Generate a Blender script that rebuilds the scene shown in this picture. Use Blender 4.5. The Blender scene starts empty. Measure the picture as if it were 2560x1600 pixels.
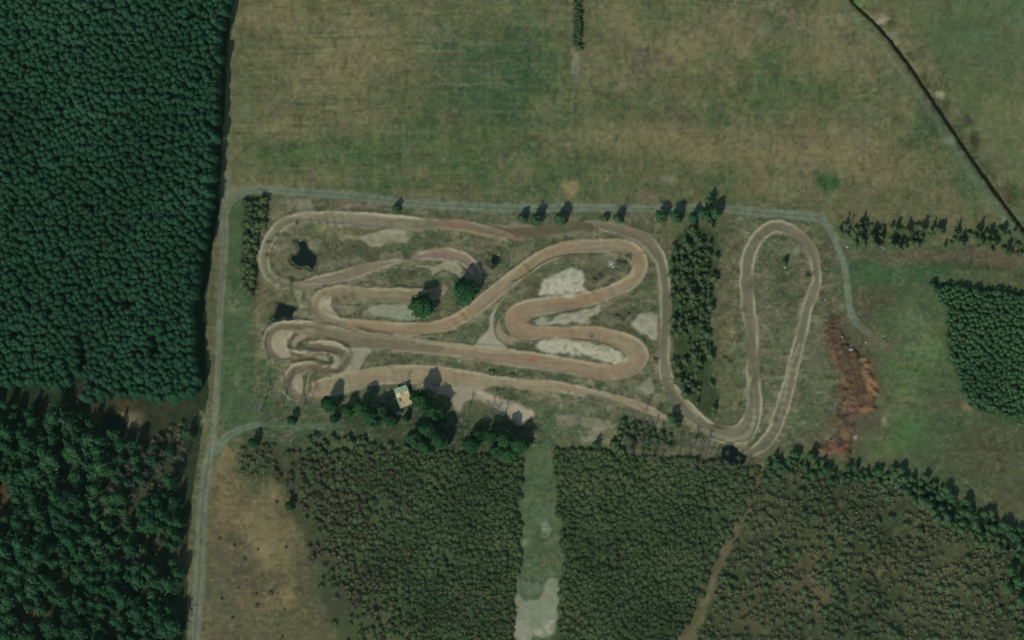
import bpy, math, random
import numpy as np
random.seed(7)
R = math.radians
sc = bpy.context.scene
col = sc.collection

# ------------------------------------------------------------------ camera (off-nadir, north up)
from mathutils import Vector, Matrix
TILT = R(23); DIST = 3000.0; PXM = 6.0            # 6 photo pixels to a metre
CN = Vector((math.sin(TILT)*.707, -math.sin(TILT)*.707, math.cos(TILT))).normalized()     # seen from the south-east
CU = (Vector((0, 1, 0))-CN*CN.y).normalized(); CR = CU.cross(CN)
cam = bpy.data.objects.new('camera', bpy.data.cameras.new('camera'))
col.objects.link(cam)
cam.location = CN*DIST
cam.rotation_euler = Matrix((CR, CU, CN)).transposed().to_euler()
cam.data.sensor_width = 36.0
cam.data.lens = 36.0*DIST/(2560/PXM)
cam.data.clip_start = 10; cam.data.clip_end = 30000
sc.camera = cam

# ------------------------------------------------------------------ sun, sky, exposure
SUN_EL, SUN_AZ = R(45), R(196)                    # azimuth clockwise from north (+y)
w = bpy.data.worlds.new('World'); sc.world = w; w.use_nodes = True
nt = w.node_tree; bg = nt.nodes['Background']
sky = nt.nodes.new('ShaderNodeTexSky'); sky.sky_type = 'NISHITA'; sky.sun_disc = False
sky.sun_elevation = SUN_EL; sky.sun_rotation = SUN_AZ
nt.links.new(sky.outputs[0], bg.inputs[0]); bg.inputs[1].default_value = 0.10
sd_ = bpy.data.lights.new('sun', 'SUN'); sd_.energy = 3.15; sd_.angle = R(1.5); sd_.color = (1.0, 0.955, 0.88)
sun = bpy.data.objects.new('sun', sd_); col.objects.link(sun)
sun.location = (0, 0, 400)
sv = (math.sin(SUN_AZ)*math.cos(SUN_EL), math.cos(SUN_AZ)*math.cos(SUN_EL), math.sin(SUN_EL))
sun.rotation_euler = Vector(sv).to_track_quat('Z', 'Y').to_euler()
sc.view_settings.view_transform = 'Standard'; sc.view_settings.look = 'None'
sc.view_settings.exposure = 0.0; sc.view_settings.gamma = 1.0
LIT = np.array([1.06, 1.04, 1.06])                                        # light a flat surface gets here

# ------------------------------------------------------------------ helpers
def W(px, py, z=0.0):
    """where a point seen at photo pixel (px,py) stands, at height z (metres)"""
    u = (np.asarray(px, float)-1280)/PXM; v = (800-np.asarray(py, float))/PXM
    X = u*CR.x+v*CU.x; Y = u*CR.y+v*CU.y; Z = u*CR.z+v*CU.z; c = CN*DIST
    s = (c.z-z)/(c.z-Z)
    return c.x+s*(X-c.x), c.y+s*(Y-c.y)
def lin(c):
    c = np.asarray(c, float)/255.0
    return np.where(c <= .04045, c/12.92, ((c+.055)/1.055)**2.4)
def K(r, g, b): return lin((r, g, b))/LIT
_tab = np.random.RandomState(5).rand(64, 256, 256).astype(np.float32)
def vn(x, y, seed):
    t = _tab[seed % 64]
    xi = np.floor(x).astype(np.int64); yi = np.floor(y).astype(np.int64)
    fx = x-xi; fy = y-yi; fx = fx*fx*(3-2*fx); fy = fy*fy*(3-2*fy)
    a = t[yi & 255, xi & 255]; b = t[yi & 255, (xi+1) & 255]
    c = t[(yi+1) & 255, xi & 255]; d = t[(yi+1) & 255, (xi+1) & 255]
    return (a*(1-fx)+b*fx)*(1-fy)+(c*(1-fx)+d*fx)*fy
def fbm(x, y, sc_, seed, o=4, ax=1.0, ay=1.0, g=.55):
    r = 0; a = 1; t = 0
    for i in range(o):
        r = r+a*(vn(x/(sc_*ax)*2**i+17.3*i, y/(sc_*ay)*2**i+5.1*i, seed+i*7)-.5); t += a; a *= g
    return r/t*2                                    # about -1..1
def ss(a, b, x):
    t = np.clip((x-a)/(b-a), 0, 1); return t*t*(3-2*t)
def smooth(pts, step=7.0, closed=False):
    P = [np.array(p, float) for p in pts]
    n = len(P); out = []
    for i in range(n if closed else n-1):
        if closed: p0, p1, p2, p3 = P[i-1], P[i], P[(i+1) % n], P[(i+2) % n]
        else: p0, p1, p2, p3 = P[max(i-1, 0)], P[i], P[i+1], P[min(i+2, n-1)]
        m = max(2, int(np.linalg.norm((p2-p1)[:2])/step))
        for k in range(m):
            t = k/m
            out.append(.5*((2*p1)+(-p0+p2)*t+(2*p0-5*p1+4*p2-p3)*t*t+(-p0+3*p1-3*p2+p3)*t**3))
    if not closed: out.append(P[-1])
    return np.array(out)

# ------------------------------------------------------------------ the ground sheet: a grid, its colours, its relief
ST = 2.5
xs = np.concatenate([[-5200, -2600, -1300, -700, -420, -280, -200], np.arange(-150, 2711, ST), [2760, 2840, 3000, 3300, 4000, 5400, 7800]])
ys = np.concatenate([[-6000, -2600, -1200, -600, -320, -200], np.arange(-130, 1731, ST), [1800, 1930, 2200, 2900, 4200, 7600]])
GX, GY = np.meshgrid(xs, ys)
H, Wd = GX.shape
wx = fbm(GX, GY, 42, 3, 4)*9; wy = fbm(GX, GY, 42, 23, 4)*9    # edge wobble
wx2 = fbm(GX, GY, 16, 33, 3)*4; wy2 = fbm(GX, GY, 16, 43, 3)*4
C = np.zeros((H, Wd, 3)); Zh = np.zeros((H, Wd)); CL = np.zeros((H, Wd), np.int8)
BIG = 1e6
def win(x0, y0, x1, y1):
    i0, i1 = np.searchsorted(xs, [x0, x1]); j0, j1 = np.searchsorted(ys, [y0, y1])
    return slice(max(j0-1, 0), min(j1+1, H)), slice(max(i0-1, 0), min(i1+1, Wd))
def segd(X, Y, a, b):
    dx, dy = b[0]-a[0], b[1]-a[1]; L2 = dx*dx+dy*dy+1e-9
    t = np.clip(((X-a[0])*dx+(Y-a[1])*dy)/L2, 0, 1)
    ex, ey = X-(a[0]+t*dx), Y-(a[1]+t*dy)
    return np.hypot(ex, ey), t, np.sign(dx*ey-dy*ex)
def line(pts, pad=60, warp=.35, sm=True):
    """signed distance, arc length and interpolated width along a polyline of (x,y,width)"""
    P = smooth([p if len(p) == 3 else (*p, 10) for p in pts]) if sm else np.array(pts, float)
    D = np.full((H, Wd), BIG); S = np.zeros((H, Wd)); B = np.full((H, Wd), 10.0); SG = np.ones((H, Wd)); s0 = 0
    for a, b in zip(P[:-1], P[1:]):
        q = win(min(a[0], b[0])-pad, min(a[1], b[1])-pad, max(a[0], b[0])+pad, max(a[1], b[1])+pad)
        X = GX[q]+wx2[q]*warp; Y = GY[q]+wy2[q]*warp
        d, t, sg = segd(X, Y, a, b); m = d < D[q]
        L = math.hypot(b[0]-a[0], b[1]-a[1])
        D[q] = np.where(m, d, D[q]); S[q] = np.where(m, s0+t*L, S[q]); SG[q] = np.where(m, sg, SG[q])
        B[q] = np.where(m, a[2]+(b[2]-a[2])*t, B[q]); s0 += L
    return D, S, SG, B, s0
def poly(pts, warp=1.0, sm=False):
    """signed distance to a polygon, negative inside"""
    P = smooth(pts, 10, True) if sm else np.array(pts, float)
    x0, y0 = P.min(0)-90; x1, y1 = P.max(0)+90
    q = win(x0, y0, x1, y1); X = GX[q]+(wx[q]+wx2[q])*warp; Y = GY[q]+(wy[q]+wy2[q])*warp
    d = np.full(X.shape, BIG); ins = np.zeros(X.shape, bool)
    n = len(P)
    for i in range(n):
        a, b = P[i], P[(i+1) % n]
        dd, _, _ = segd(X, Y, a, b); d = np.minimum(d, dd)
        if a[1] != b[1]:
            c = (a[1] > Y) != (b[1] > Y)
            ins ^= c & (X < (b[0]-a[0])*(Y-a[1])/(b[1]-a[1])+a[0])
    D = np.full((H, Wd), BIG); D[q] = np.where(ins, -d, d); return D
def put(m, c, k=1.0):
    a = (m*k)[..., None]; C[:] = C*(1-a)+np.asarray(c)*a
def area(pts, c, soft=8, warp=1.0, k=1.0, sm=True, cls=None, thr=.5):
    d = poly(pts, warp, sm); m = ss(soft, -soft, d); put(m, c, k)
    if cls is not None: CL[m > thr] = cls
    return d
def dab(x, y, rx, ry, c, k=.8, ang=0, warp=1.6, soft=.8):
    q = win(x-2.2*max(rx, ry), y-2.2*max(rx, ry), x+2.2*max(rx, ry), y+2.2*max(rx, ry))
    X = GX[q]+wx[q]*warp-x; Y = GY[q]+wy[q]*warp-y; ca, sa = math.cos(R(ang)), math.sin(R(ang))
    u = (X*ca+Y*sa)/rx; v = (-X*sa+Y*ca)/ry
    m = ss(1+soft, 1-soft, np.hypot(u, v))*k
    C[q] = C[q]*(1-m[..., None])+np.asarray(c)*m[..., None]
def stripe(pts, c, wd, k=.8, soft=1.5, warp=.5, brk=0, seed=1):
    D, S, SG, B, L = line([(p[0], p[1], (p[2] if len(p) > 2 else wd)) for p in pts], 40, warp)
    m = ss(soft, -soft, D-B/2)
    if brk: m = m*ss(-.15, .25, fbm(S, S*0, 26, seed, 2)+.25*(1-brk))
    put(m, c, k); return D, B

# --- fields
n1 = fbm(GX, GY, 150, 1, 5); n2 = fbm(GX, GY, 60, 9, 4); n3 = fbm(GX, GY, 26, 13, 4)
C[:] = K(93, 97, 62)
put(ss(-.05, .5, n1*1.1+n3*.3), K(110, 106, 74), .75)
put(ss(.0, .55, -n1+n2*.6+n3*.35), K(70, 90, 56), .75)
put(ss(.15, .7, n3*.7+fbm(GX, GY, 11, 45, 3)), K(112, 108, 78), .5); put(ss(.15, .7, -n3*.7+fbm(GX, GY, 12, 47, 3)), K(66, 82, 50), .5)
put(ss(.15, .6, fbm(GX, GY, 45, 41, 3)), K(94, 88, 72), .5)
GRN, DGR, TAN, TN2 = K(66, 92, 52), K(57, 82, 53), K(122, 114, 78), K(126, 116, 84)
for d in [(1170, 190, 90, 90, DGR), (1290, 170, 70, 120, DGR), (1250, 260, 60, 60, DGR), (1090, 120, 60, 60, K(78, 92, 64)), (900, 385, 120, 45, GRN), (1140, 410, 70, 28, GRN),
          (690, 395, 60, 40, GRN), (755, 380, 40, 30, GRN), (960, 225, 35, 50, DGR), (1640, 245, 55, 40, K(76, 86, 58)), (1920, 230, 70, 60, K(72, 92, 54)), (2060, 230, 80, 60, K(70, 92, 52)),
          (1440, 435, 80, 25, K(72, 92, 58)), (2240, 205, 40, 40, K(68, 88, 58)), (1000, 460, 80, 16, GRN), (1560, 470, 90, 20, K(74, 92, 60)), (2330, 320, 60, 28, DGR), (2420, 455, 45, 55, K(64, 90, 58)), (1180, 340, 90, 40, K(80, 96, 54)),
          (1700, 300, 40, 30, K(84, 84, 64)), (620, 300, 40, 120, K(88, 100, 64))]:
    dab(*d, k=.62)
for d in [(850, 150, 150, 110, TAN), (900, 290, 90, 45, TAN), (1870, 90, 60, 40, TN2), (1715, 110, 70, 60, TAN), (1640, 345, 150, 40, K(122, 112, 78)), (1800, 375, 120, 40, TAN), (2190, 420, 90, 50, TAN), (2080, 380, 110, 40, TAN),
          (700, 30, 80, 40, TAN), (2040, 50, 70, 35, TN2), (1560, 60, 50, 60, TAN), (2060, 150, 60, 50, TAN), (1500, 330, 60, 40, TAN), (720, 310, 60, 30, TAN), (1960, 480, 80, 22, K(104, 104, 68))]:
    dab(*d, k=.5)
dab(1422, 468, 20, 22, K(138, 124, 86), .8, soft=.5); dab(1414, 360, 8, 5, K(120, 124, 98), .8); dab(1668, 452, 22, 12, K(116, 114, 92), .7); dab(1618, 488, 30, 14, K(116, 104, 82), .6)
dab(2068, 452, 27, 24, K(52, 86, 42), .95, soft=.6)
# faint rows
lf = ss(1500, 900, GX)*.5+.4; put(ss(.0, .6, fbm(GX, GY+wx*.2, 9, 51, 3, 14, 1, g=.8))*lf, K(70, 78, 48), .6); put(ss(.0, .6, fbm(GX, GY+wx*.2, 10, 53, 3, 14, 1, g=.8))*lf, K(116, 112, 80), .5)
put(ss(1300, 2100, GX)*ss(100, 300, GY)*ss(-.1, .5, fbm(GX, GY, 70, 55, 4)), K(106, 94, 68), .45)
put(ss(.15, .7, fbm(GX, GY, 14, 57, 3, 1, 7)), K(110, 110, 76), .3)
put(ss(.2, .75, fbm(GX, GY, 10, 58, 3, 1, 5)), K(60, 76, 46), .4)
# far field beyond the drainage ditch
D_ = poly([(2125, -140), (2330, 150), (2480, 370), (2720, 700), (2800, -140)], .2)
m = ss(6, -6, D_); put(m, K(94, 100, 66)); put(m*ss(-.1, .6, n1+n2*.4), K(82, 95, 62), .7); put(m*ss(.1, .6, -n1+n2*.5), K(104, 110, 70), .7)
for d in [(2440, 60, 60, 90, K(72, 96, 62)), (2360, 90, 24, 70, K(66, 88, 56)), (2545, 20, 30, 50, K(66, 94, 66)), (2520, 300, 50, 70, K(104, 110, 70)), (2430, 250, 40, 60, K(88, 100, 64)), (2500, 228, 60, 8, K(78, 92, 60))]: dab(*d, k=.6)

# --- rough grass and scrub south of the north road
m = ss(5, -5, poly([(640, 488), (900, 500), (1280, 530), (1700, 530), (2020, 552), (2085, 600), (2115, 720), (2160, 840), (2090, 1100), (1860, 1150), (1600, 1100), (1300, 1090), (900, 1050), (640, 1060), (625, 700)], .4))
put(m, K(84, 91, 62)); put(m*ss(.05, .55, n2+n3*.4), K(100, 91, 67), .75); put(m*ss(.05, .55, -n2+n3*.5), K(68, 84, 56), .8); put(m*ss(.2, .6, fbm(GX, GY, 22, 61, 4)), K(70, 70, 50), .6)
put(m*ss(.25, .6, fbm(GX, GY, 18, 62, 4)), K(108, 106, 82), .5)
G2, BR, DB = K(72, 90, 60), K(88, 82, 62), K(66, 68, 48)
for d in [(870, 625, 55, 24, K(60, 64, 45)), (985, 590, 110, 20, K(76, 88, 60)), (1100, 583, 60, 16, K(74, 88, 56)), (1000, 640, 70, 14, K(66, 74, 52)), (850, 655, 40, 14, K(84, 100, 74)), (1030, 690, 55, 20, K(66, 70, 50)), (965, 690, 40, 14, K(76, 90, 64)),
          (1240, 600, 60, 20, BR), (1340, 565, 90, 14, BR), (1420, 585, 60, 10, G2), (1330, 610, 60, 16, G2), (1230, 640, 30, 40, DB), (1250, 690, 40, 20, K(82, 92, 66)), (700, 640, 26, 60, K(96, 96, 70)), (720, 590, 30, 20, K(80, 84, 58)), (780, 600, 24, 30, K(86, 88, 60)),
          (820, 575, 36, 22, K(122, 118, 78)), (700, 655, 16, 14, K(118, 104, 72)), (690, 745, 40, 16, K(92, 90, 52)), (655, 740, 10, 40, K(112, 96, 70)), (1500, 690, 40, 20, K(58, 58, 44)), (1455, 640, 50, 14, K(82, 80, 58)), (1560, 650, 30, 16, K(72, 84, 58)),
          (1520, 645, 24, 24, K(112, 110, 82)), (1330, 730, 20, 24, K(76, 70, 56)), (1560, 790, 40, 24, K(66, 64, 46)), (1605, 730, 30, 26, K(80, 90, 60)), (1625, 680, 16, 40, K(84, 88, 60)), (1530, 775, 40, 14, K(80, 80, 58)),
          (700, 940, 30, 60, K(78, 92, 60)), (670, 960, 24, 60, K(74, 94, 60)), (1395, 1020, 60, 30, K(70, 92, 60)), (1480, 1015, 40, 14, K(70, 92, 62)), (1360, 1070, 90, 22, K(72, 92, 60)), (1230, 870, 60, 14, K(74, 84, 58)), (1180, 852, 50, 10, K(72, 82, 56)),
          (1730, 620, 60, 40, K(78, 78, 54)), (1830, 650, 24, 70, K(100, 92, 66)), (1822, 770, 24, 60, K(92, 86, 62)), (1815, 840, 26, 60, K(104, 98, 62)), (1840, 960, 34, 70, K(86, 98, 58)), (1855, 900, 14, 50, K(72, 98, 62)), (1822, 1030, 30, 20, K(84, 86, 60)),
          (1950, 680, 50, 70, K(74, 78, 54)), (1920, 720, 24, 60, K(88, 98, 66)), (1960, 600, 40, 14, K(58, 74, 52)), (1940, 850, 40, 90, K(86, 92, 64)), (1930, 980, 30, 60, K(84, 96, 66)), (1900, 810, 20, 40, K(120, 112, 92)), (2060, 640, 20, 60, K(76, 76, 54)), (2060, 720, 20, 50, K(72, 80, 54)),
          (2050, 850, 30, 60, K(86, 94, 66)), (2040, 960, 36, 70, K(84, 98, 68)), (2000, 1060, 50, 30, K(84, 96, 66)), (1900, 1090, 30, 16, K(72, 78, 54)), (1905, 1035, 14, 26, K(70, 92, 64))]:
    dab(*d, k=.75)
# south side: building yard, tall grass between trees
m = ss(6, -6, poly([(640, 1000), (780, 1010), (960, 1040), (1180, 1060), (1345, 1060), (1420, 1130), (1900, 1150), (1900, 1200), (640, 1200), (600, 1080)], .6))
put(m, K(66, 80, 54)); put(m*ss(0, .5, n3), K(78, 80, 58), .6)
dab(1035, 1030, 40, 20, K(78, 88, 62)); dab(1190, 1030, 30, 18, K(74, 80, 56)); dab(730, 1020, 70, 16, K(72, 92, 62)); dab(790, 1070, 110, 12, K(80, 100, 72))
# west verge, mown
m = ss(5, -5, poly([(560, 500), (620, 486), (640, 560), (630, 720), (636, 900), (640, 1050), (560, 1090), (545, 950), (552, 700)], .4))
put(m, K(70, 90, 58)); put(m*ss(0, .5, n3+n2), K(78, 98, 62), .5); dab(590, 770, 26, 18, K(104, 116, 84), .8); dab(645, 770, 8, 26, K(112, 104, 76), .7)
put(m*ss(.1, .6, fbm(GX, GY, 8, 71, 2, 1, 12)), K(84, 96, 68), .5)
m = ss(5, -5, poly([(612, 490), (665, 486), (672, 560), (640, 740), (606, 735), (604, 600)], .5)); put(m, K(50, 60, 40))
# east: meadow, hollow, scrub
m = ss(8, -8, poly([(2095, 560), (2560, 640), (2720, 640), (2720, 1240), (2560, 1330), (2300, 1190), (2130, 1150), (2170, 900), (2120, 720)], .5))
put(m, K(74, 90, 58)); put(m*ss(0, .5, n2), K(84, 86, 60), .6); put(m*ss(.1, .6, -n2+n3*.4), K(62, 88, 54), .7)
for d in [(2300, 640, 190, 18, K(88, 84, 64)), (2400, 640, 120, 14, K(94, 84, 66)), (2510, 645, 90, 22, K(94, 82, 66)), (2140, 900, 60, 110, K(84, 80, 60)), (2120, 1060, 60, 60, K(88, 82, 62)), (2440, 668, 90, 8, K(68, 66, 50)), (2200, 690, 80, 30, K(58, 88, 52)), (2330, 680, 60, 24, K(56, 86, 52)), (2500, 700, 70, 16, K(80, 88, 56)), (2190, 745, 60, 26, K(78, 72, 54)), (2150, 790, 30, 20, K(84, 82, 60)),
          (2275, 790, 26, 24, K(92, 104, 72)), (2300, 880, 66, 60, K(90, 114, 68)), (2290, 950, 50, 50, K(84, 108, 62)), (2250, 1020, 40, 40, K(96, 104, 68)), (2270, 1080, 60, 40, K(66, 100, 54)), (2220, 1110, 40, 34, K(84, 104, 60)), (2330, 970, 40, 30, K(76, 90, 62)), (2360, 1010, 40, 20, K(80, 78, 56)),
          (2205, 860, 30, 12, K(112, 104, 80)), (2250, 850, 40, 10, K(84, 84, 62)), (2420, 1018, 16, 14, K(134, 120, 86)), (2320, 980, 16, 8, K(56, 70, 48)), (2190, 1060, 30, 40, K(88, 84, 64)), (2460, 1130, 110, 70, K(76, 74, 54)), (2340, 1100, 40, 50, K(68, 88, 58)), (2520, 1230, 60, 60, K(82, 80, 56)), (2215, 1055, 8, 10, K(132, 134, 106))]:
    dab(*d, k=.8)
stripe([(2095, 600), (2180, 612), (2215, 625), (2300, 618), (2360, 605), (2420, 615), (2480, 625), (2600, 645)], K(100, 104, 80), 6, .55, 3, 1, .6)
# --- forest floors
FF = K(32, 50, 34)
FOREST = [(-200, -200), (597, -200), (592, 0), (577, 53), (569, 119), (566, 185), (563, 265), (558, 317), (553, 400), (545, 479), (548, 520), (536, 590), (526, 650), (524, 700), (514, 744), (511, 800), (516, 880), (518, 932), (521, 985), (512, 1050), (497, 1130), (484, 1200), (476, 1300), (468, 1400), (470, 1500), (464, 1760), (-200, 1760)]
area(FOREST, FF, 3, .5, sm=False, cls=4)
m = ss(3, -3, poly(FOREST, .4)); sw = ss(940, 1010, GY+wy*3)
put(m*sw, K(46, 56, 38)); put(m*sw*ss(.1, .6, n2), K(66, 64, 46), .7); put(m*sw*ss(.2, .6, n3), K(40, 54, 36), .6)
for d in [(225, 960, 14, 40, K(66, 56, 42)), (195, 990, 16, 24, K(50, 42, 34)), (208, 905, 10, 40, K(62, 66, 42)), (330, 1045, 26, 20, K(122, 112, 84)), (232, 1050, 18, 30, K(88, 70, 50)), (300, 1010, 40, 16, K(72, 64, 44)), (430, 1010, 40, 20, K(58, 62, 44)), (510, 1050, 16, 12, K(112, 116, 88)),
          (60, 1545, 40, 22, K(92, 74, 54)), (90, 1530, 24, 30, K(100, 78, 56)), (260, 1580, 40, 16, K(86, 74, 54)), (410, 1290, 20, 18, K(84, 80, 52)), (5, 1250, 16, 60, K(80, 64, 46)), (280, 1260, 40, 30, K(76, 66, 48)), (300, 1400, 50, 26, K(82, 72, 50)), (380, 1340, 30, 40, K(72, 66, 48)),
          (463, 1400, 14, 40, K(90, 82, 58)), (100, 1280, 30, 20, K(62, 66, 46)), (350, 1160, 100, 60, K(62, 66, 50)), (160, 1460, 30, 30, K(66, 64, 44))]: dab(*d, k=.85)
# dry field east of the road, lower left
m = ss(7, -7, poly([(560, 1115), (610, 1130), (680, 1190), (730, 1270), (760, 1370), (790, 1480), (860, 1600), (880, 1760), (500, 1760), (512, 1500), (520, 1300), (530, 1180)], 1.2))
put(m, K(104, 96, 66)); put(m*ss(0, .5, n2+.1), K(130, 114, 77), .9); put(m*ss(.05, .6, -n2+n3*.6), K(82, 82, 58), .8); put(m*ss(.05, .5, fbm(GX, GY, 13, 81, 4)), K(80, 76, 50), .6); put(m*ss(.1, .5, fbm(GX, GY, 11, 83, 3)), K(136, 124, 88), .5); put(m*ss(.0, .5, fbm(GX, GY, 30, 85, 3, 1, 2.4)+.3*ss(1350, 1600, GY)), K(86, 82, 60), .6)
for d in [(650, 1150, 60, 40, K(62, 72, 46)), (640, 1175, 44, 30, K(58, 72, 46)), (640, 1470, 50, 30, K(84, 80, 56)), (745, 1560, 60, 30, K(92, 90, 62)), (580, 1150, 30, 20, K(124, 112, 76)), (690, 1240, 30, 40, K(126, 116, 80)), (650, 1330, 50, 50, K(128, 116, 80)), (690, 1390, 50, 40, K(126, 114, 78)), (560, 1280, 20, 50, K(120, 104, 74)), (600, 1420, 50, 40, K(94, 88, 64)), (560, 1500, 30, 50, K(88, 84, 66)), (640, 1180, 40, 40, K(70, 76, 50)), (688, 1432, 14, 10, K(84, 76, 50))]: dab(*d, k=.7)
for d in [(555, 1540, 40, 110, K(86, 84, 62)), (640, 1570, 110, 50, K(92, 88, 62)), (760, 1560, 80, 60, K(86, 86, 58)), (545, 1380, 20, 60, K(92, 86, 64)), (640, 1160, 50, 50, K(66, 76, 50)), (610, 1250, 16, 50, K(100, 90, 64)), (590, 1400, 36, 60, K(88, 82, 62)), (760, 1440, 30, 60, K(84, 80, 58)), (720, 1260, 26, 50, K(76, 76, 54))]: dab(*d, k=.75)
# young plantation floors
FLR = K(64, 78, 50)
PL1 = [(640, 1110), (760, 1130), (1000, 1120), (1180, 1135), (1303, 1150), (1304, 1200), (1298, 1385), (1284, 1480), (1283, 1760), (860, 1760), (850, 1600), (790, 1480), (765, 1370), (730, 1260), (670, 1170)]
PL2 = [(1388, 1125), (1480, 1120), (1600, 1140), (1750, 1150), (1890, 1160), (1900, 1180), (1862, 1270), (1806, 1370), (1777, 1425), (1740, 1520), (1695, 1597), (1640, 1760), (1385, 1760), (1396, 1517), (1408, 1400), (1398, 1306), (1386, 1200)]
PL3 = [(1915, 1150), (2030, 1170), (2220, 1190), (2330, 1260), (2560, 1380), (2720, 1440), (2720, 1760), (1700, 1760), (1750, 1580), (1800, 1440), (1870, 1280)]
for P_ in (PL1, PL2, PL3): area(P_, FLR, 26 if P_ is PL1 else 10, 1.6 if P_ is PL1 else .8, sm=False, cls=4)
m = ss(6, -6, poly(PL1, 1)); put(m*ss(0, .6, n2-(GX-900)/400), K(72, 70, 52), .8)
m = ss(6, -6, poly(PL3, 1)); put(m, K(62, 70, 46)); put(m*ss(.1, .6, n2), K(84, 82, 58), .7); put(m*ss(.1, .5, n3), K(64, 72, 48), .6)
put(m*ss(.05, .5, fbm(GX, GY, 24, 141, 4)), K(58, 72, 44), .75); put(m*ss(.1, .5, fbm(GX, GY, 20, 143, 4, 1, 1.8)), K(100, 96, 68), .6); put(m*ss(.1, .5, fbm(GX, GY, 14, 145, 3)), K(44, 58, 36), .5)
m = ss(6, -6, poly(PL2, 1)); put(m*ss(.1, .5, n2), K(66, 66, 46), .7)
for d in [(2200, 1410, 50, 30, K(108, 98, 66)), (2290, 1350, 30, 20, K(94, 82, 58)), (2050, 1440, 30, 60, K(96, 94, 60)), (2030, 1500, 40, 20, K(104, 94, 66)), (2000, 1460, 60, 50, K(92, 80, 60)), (1960, 1510, 60, 20, K(96, 92, 62)), (2380, 1460, 70, 40, K(84, 88, 58)), (1890, 1540, 60, 40, K(86, 80, 58)),
          (980, 1580, 80, 30, K(86, 92, 58)), (2050, 1340, 50, 30, K(84, 86, 56)), (2130, 1300, 60, 30, K(76, 80, 54)), (2260, 1520, 60, 20, K(84, 86, 58)), (2160, 1570, 60, 20, K(58, 76, 50))]: dab(*d, k=.8)
area([(2328, 705), (2420, 715), (2560, 735), (2720, 740), (2720, 1100), (2560, 1060), (2424, 1016), (2370, 889), (2366, 783)], K(34, 52, 34), 5, .8, sm=False, cls=4)
STRIP = [(1690, 585), (1760, 560), (1793, 585), (1798, 665), (1786, 744), (1777, 797), (1783, 959), (1796, 985), (1796, 1033), (1777, 1040), (1730, 1012), (1693, 972), (1679, 932), (1679, 800), (1682, 638)]
area(STRIP, K(60, 72, 46), 7, 1.0, sm=False, cls=4)
area([(2222, 1165), (2300, 1200), (2400, 1250), (2560, 1340), (2560, 1390), (2440, 1350), (2330, 1290), (2240, 1210)], K(34, 46, 32), 6, .8, sm=False, cls=4)
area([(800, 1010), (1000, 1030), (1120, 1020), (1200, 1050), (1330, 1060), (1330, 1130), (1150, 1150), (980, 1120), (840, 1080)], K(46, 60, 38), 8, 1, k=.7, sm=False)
# diagonal brown lane through the plantations, grass ride with pale end
stripe([(1893, 1165, 34), (1862, 1266, 30), (1836, 1332, 26), (1804, 1380, 26), (1777, 1430, 24), (1756, 1478, 20), (1730, 1544, 24), (1700, 1610, 30), (1650, 1760, 30)], K(92, 82, 58), 20, .9, 5, 1.2)
stripe([(1880, 1200, 12), (1850, 1290, 10), (1800, 1380, 8)], K(112, 98, 70), 8, .6, 4, 1)
area([(1318, 1112), (1375, 1108), (1386, 1200), (1398, 1306), (1408, 1400), (1398, 1517), (1385, 1600), (1385, 1760), (1284, 1760), (1284, 1491), (1298, 1385), (1305, 1200)], K(76, 96, 64), 3, .35, sm=False)
m = ss(3, -3, poly([(1318, 1112), (1375, 1108), (1386, 1200), (1398, 1306), (1408, 1400), (1398, 1517), (1385, 1600), (1284, 1600), (1284, 1491), (1298, 1385), (1305, 1200)], .35))
put(m*ss(0, .5, n3), K(88, 96, 62), .6); put(m*ss(.1, .6, -n3), K(68, 88, 58), .6)
stripe([(1352, 1350), (1350, 1390), (1356, 1430), (1352, 1460)], K(62, 76, 48), 5, .6, 3, 1)
dab(1364, 1325, 12, 20, K(118, 134, 106), .9, soft=.4); dab(1311, 1358, 6, 9, K(132, 140, 112), .8); dab(1325, 1470, 30, 14, K(90, 106, 84), .7)
area([(1290, 1480), (1310, 1500), (1350, 1495), (1362, 1458), (1396, 1450), (1398, 1510), (1392, 1560), (1376, 1590), (1320, 1590), (1325, 1620), (1290, 1620), (1284, 1560)], K(126, 132, 108), 5, .8, sm=True, cls=3)
area([(1285, 1560), (1300, 1555), (1325, 1575), (1322, 1620), (1296, 1620)], K(142, 142, 118), 3, .8, cls=3)
for d in [(1345, 1574, 8, 7), (1368, 1566, 9, 6), (1384, 1556, 6, 5), (1372, 1580, 6, 5)]: dab(*d, K(156, 158, 132), .9)
stripe([(1300, 1390), (1292, 1450), (1290, 1500)], K(120, 122, 98), 6, .6, 3, .6)

# ------------------------------------------------------------------ gravel roads
def road(pts, c, cls=2, soft=2.5, rut=True, k=1.0, seed=3, warp=.6):
    D, S, SG, B, L = line(pts, 60, warp)
    m = ss(soft+1.5, -soft, D-B/2+fbm(GX, GY, 12, seed, 2)*1.5)*k; put(m, c)
    if rut:
        r = np.exp(-((D-B*.23)/(1.5+B*.03))**2); put(m*r*ss(-.5, .3, fbm(S, SG*30, 40, seed+2, 2)), np.asarray(c)*1.3, .8)
        put(m*ss(B*.14, 0, D), np.asarray(c)*K(74, 92, 60)/K(96, 104, 80), .7)
    put(m*ss(.2, .7, fbm(S, D*SG*2.2, 22, seed+5, 3)), np.asarray(c)*.8, .5)
    CL[m > .5] = cls; Zh[:] -= .06*m
    return D, S, SG, B
road([(640, 1062, 14), (612, 1070, 16), (582, 1082, 18), (560, 1100, 22), (542, 1125, 22)], K(96, 110, 88), seed=12)
road([(640, 1062, 12), (701, 1062, 12), (799, 1067, 12), (860, 1066, 8)], K(84, 102, 76), seed=13, k=.55)
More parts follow.
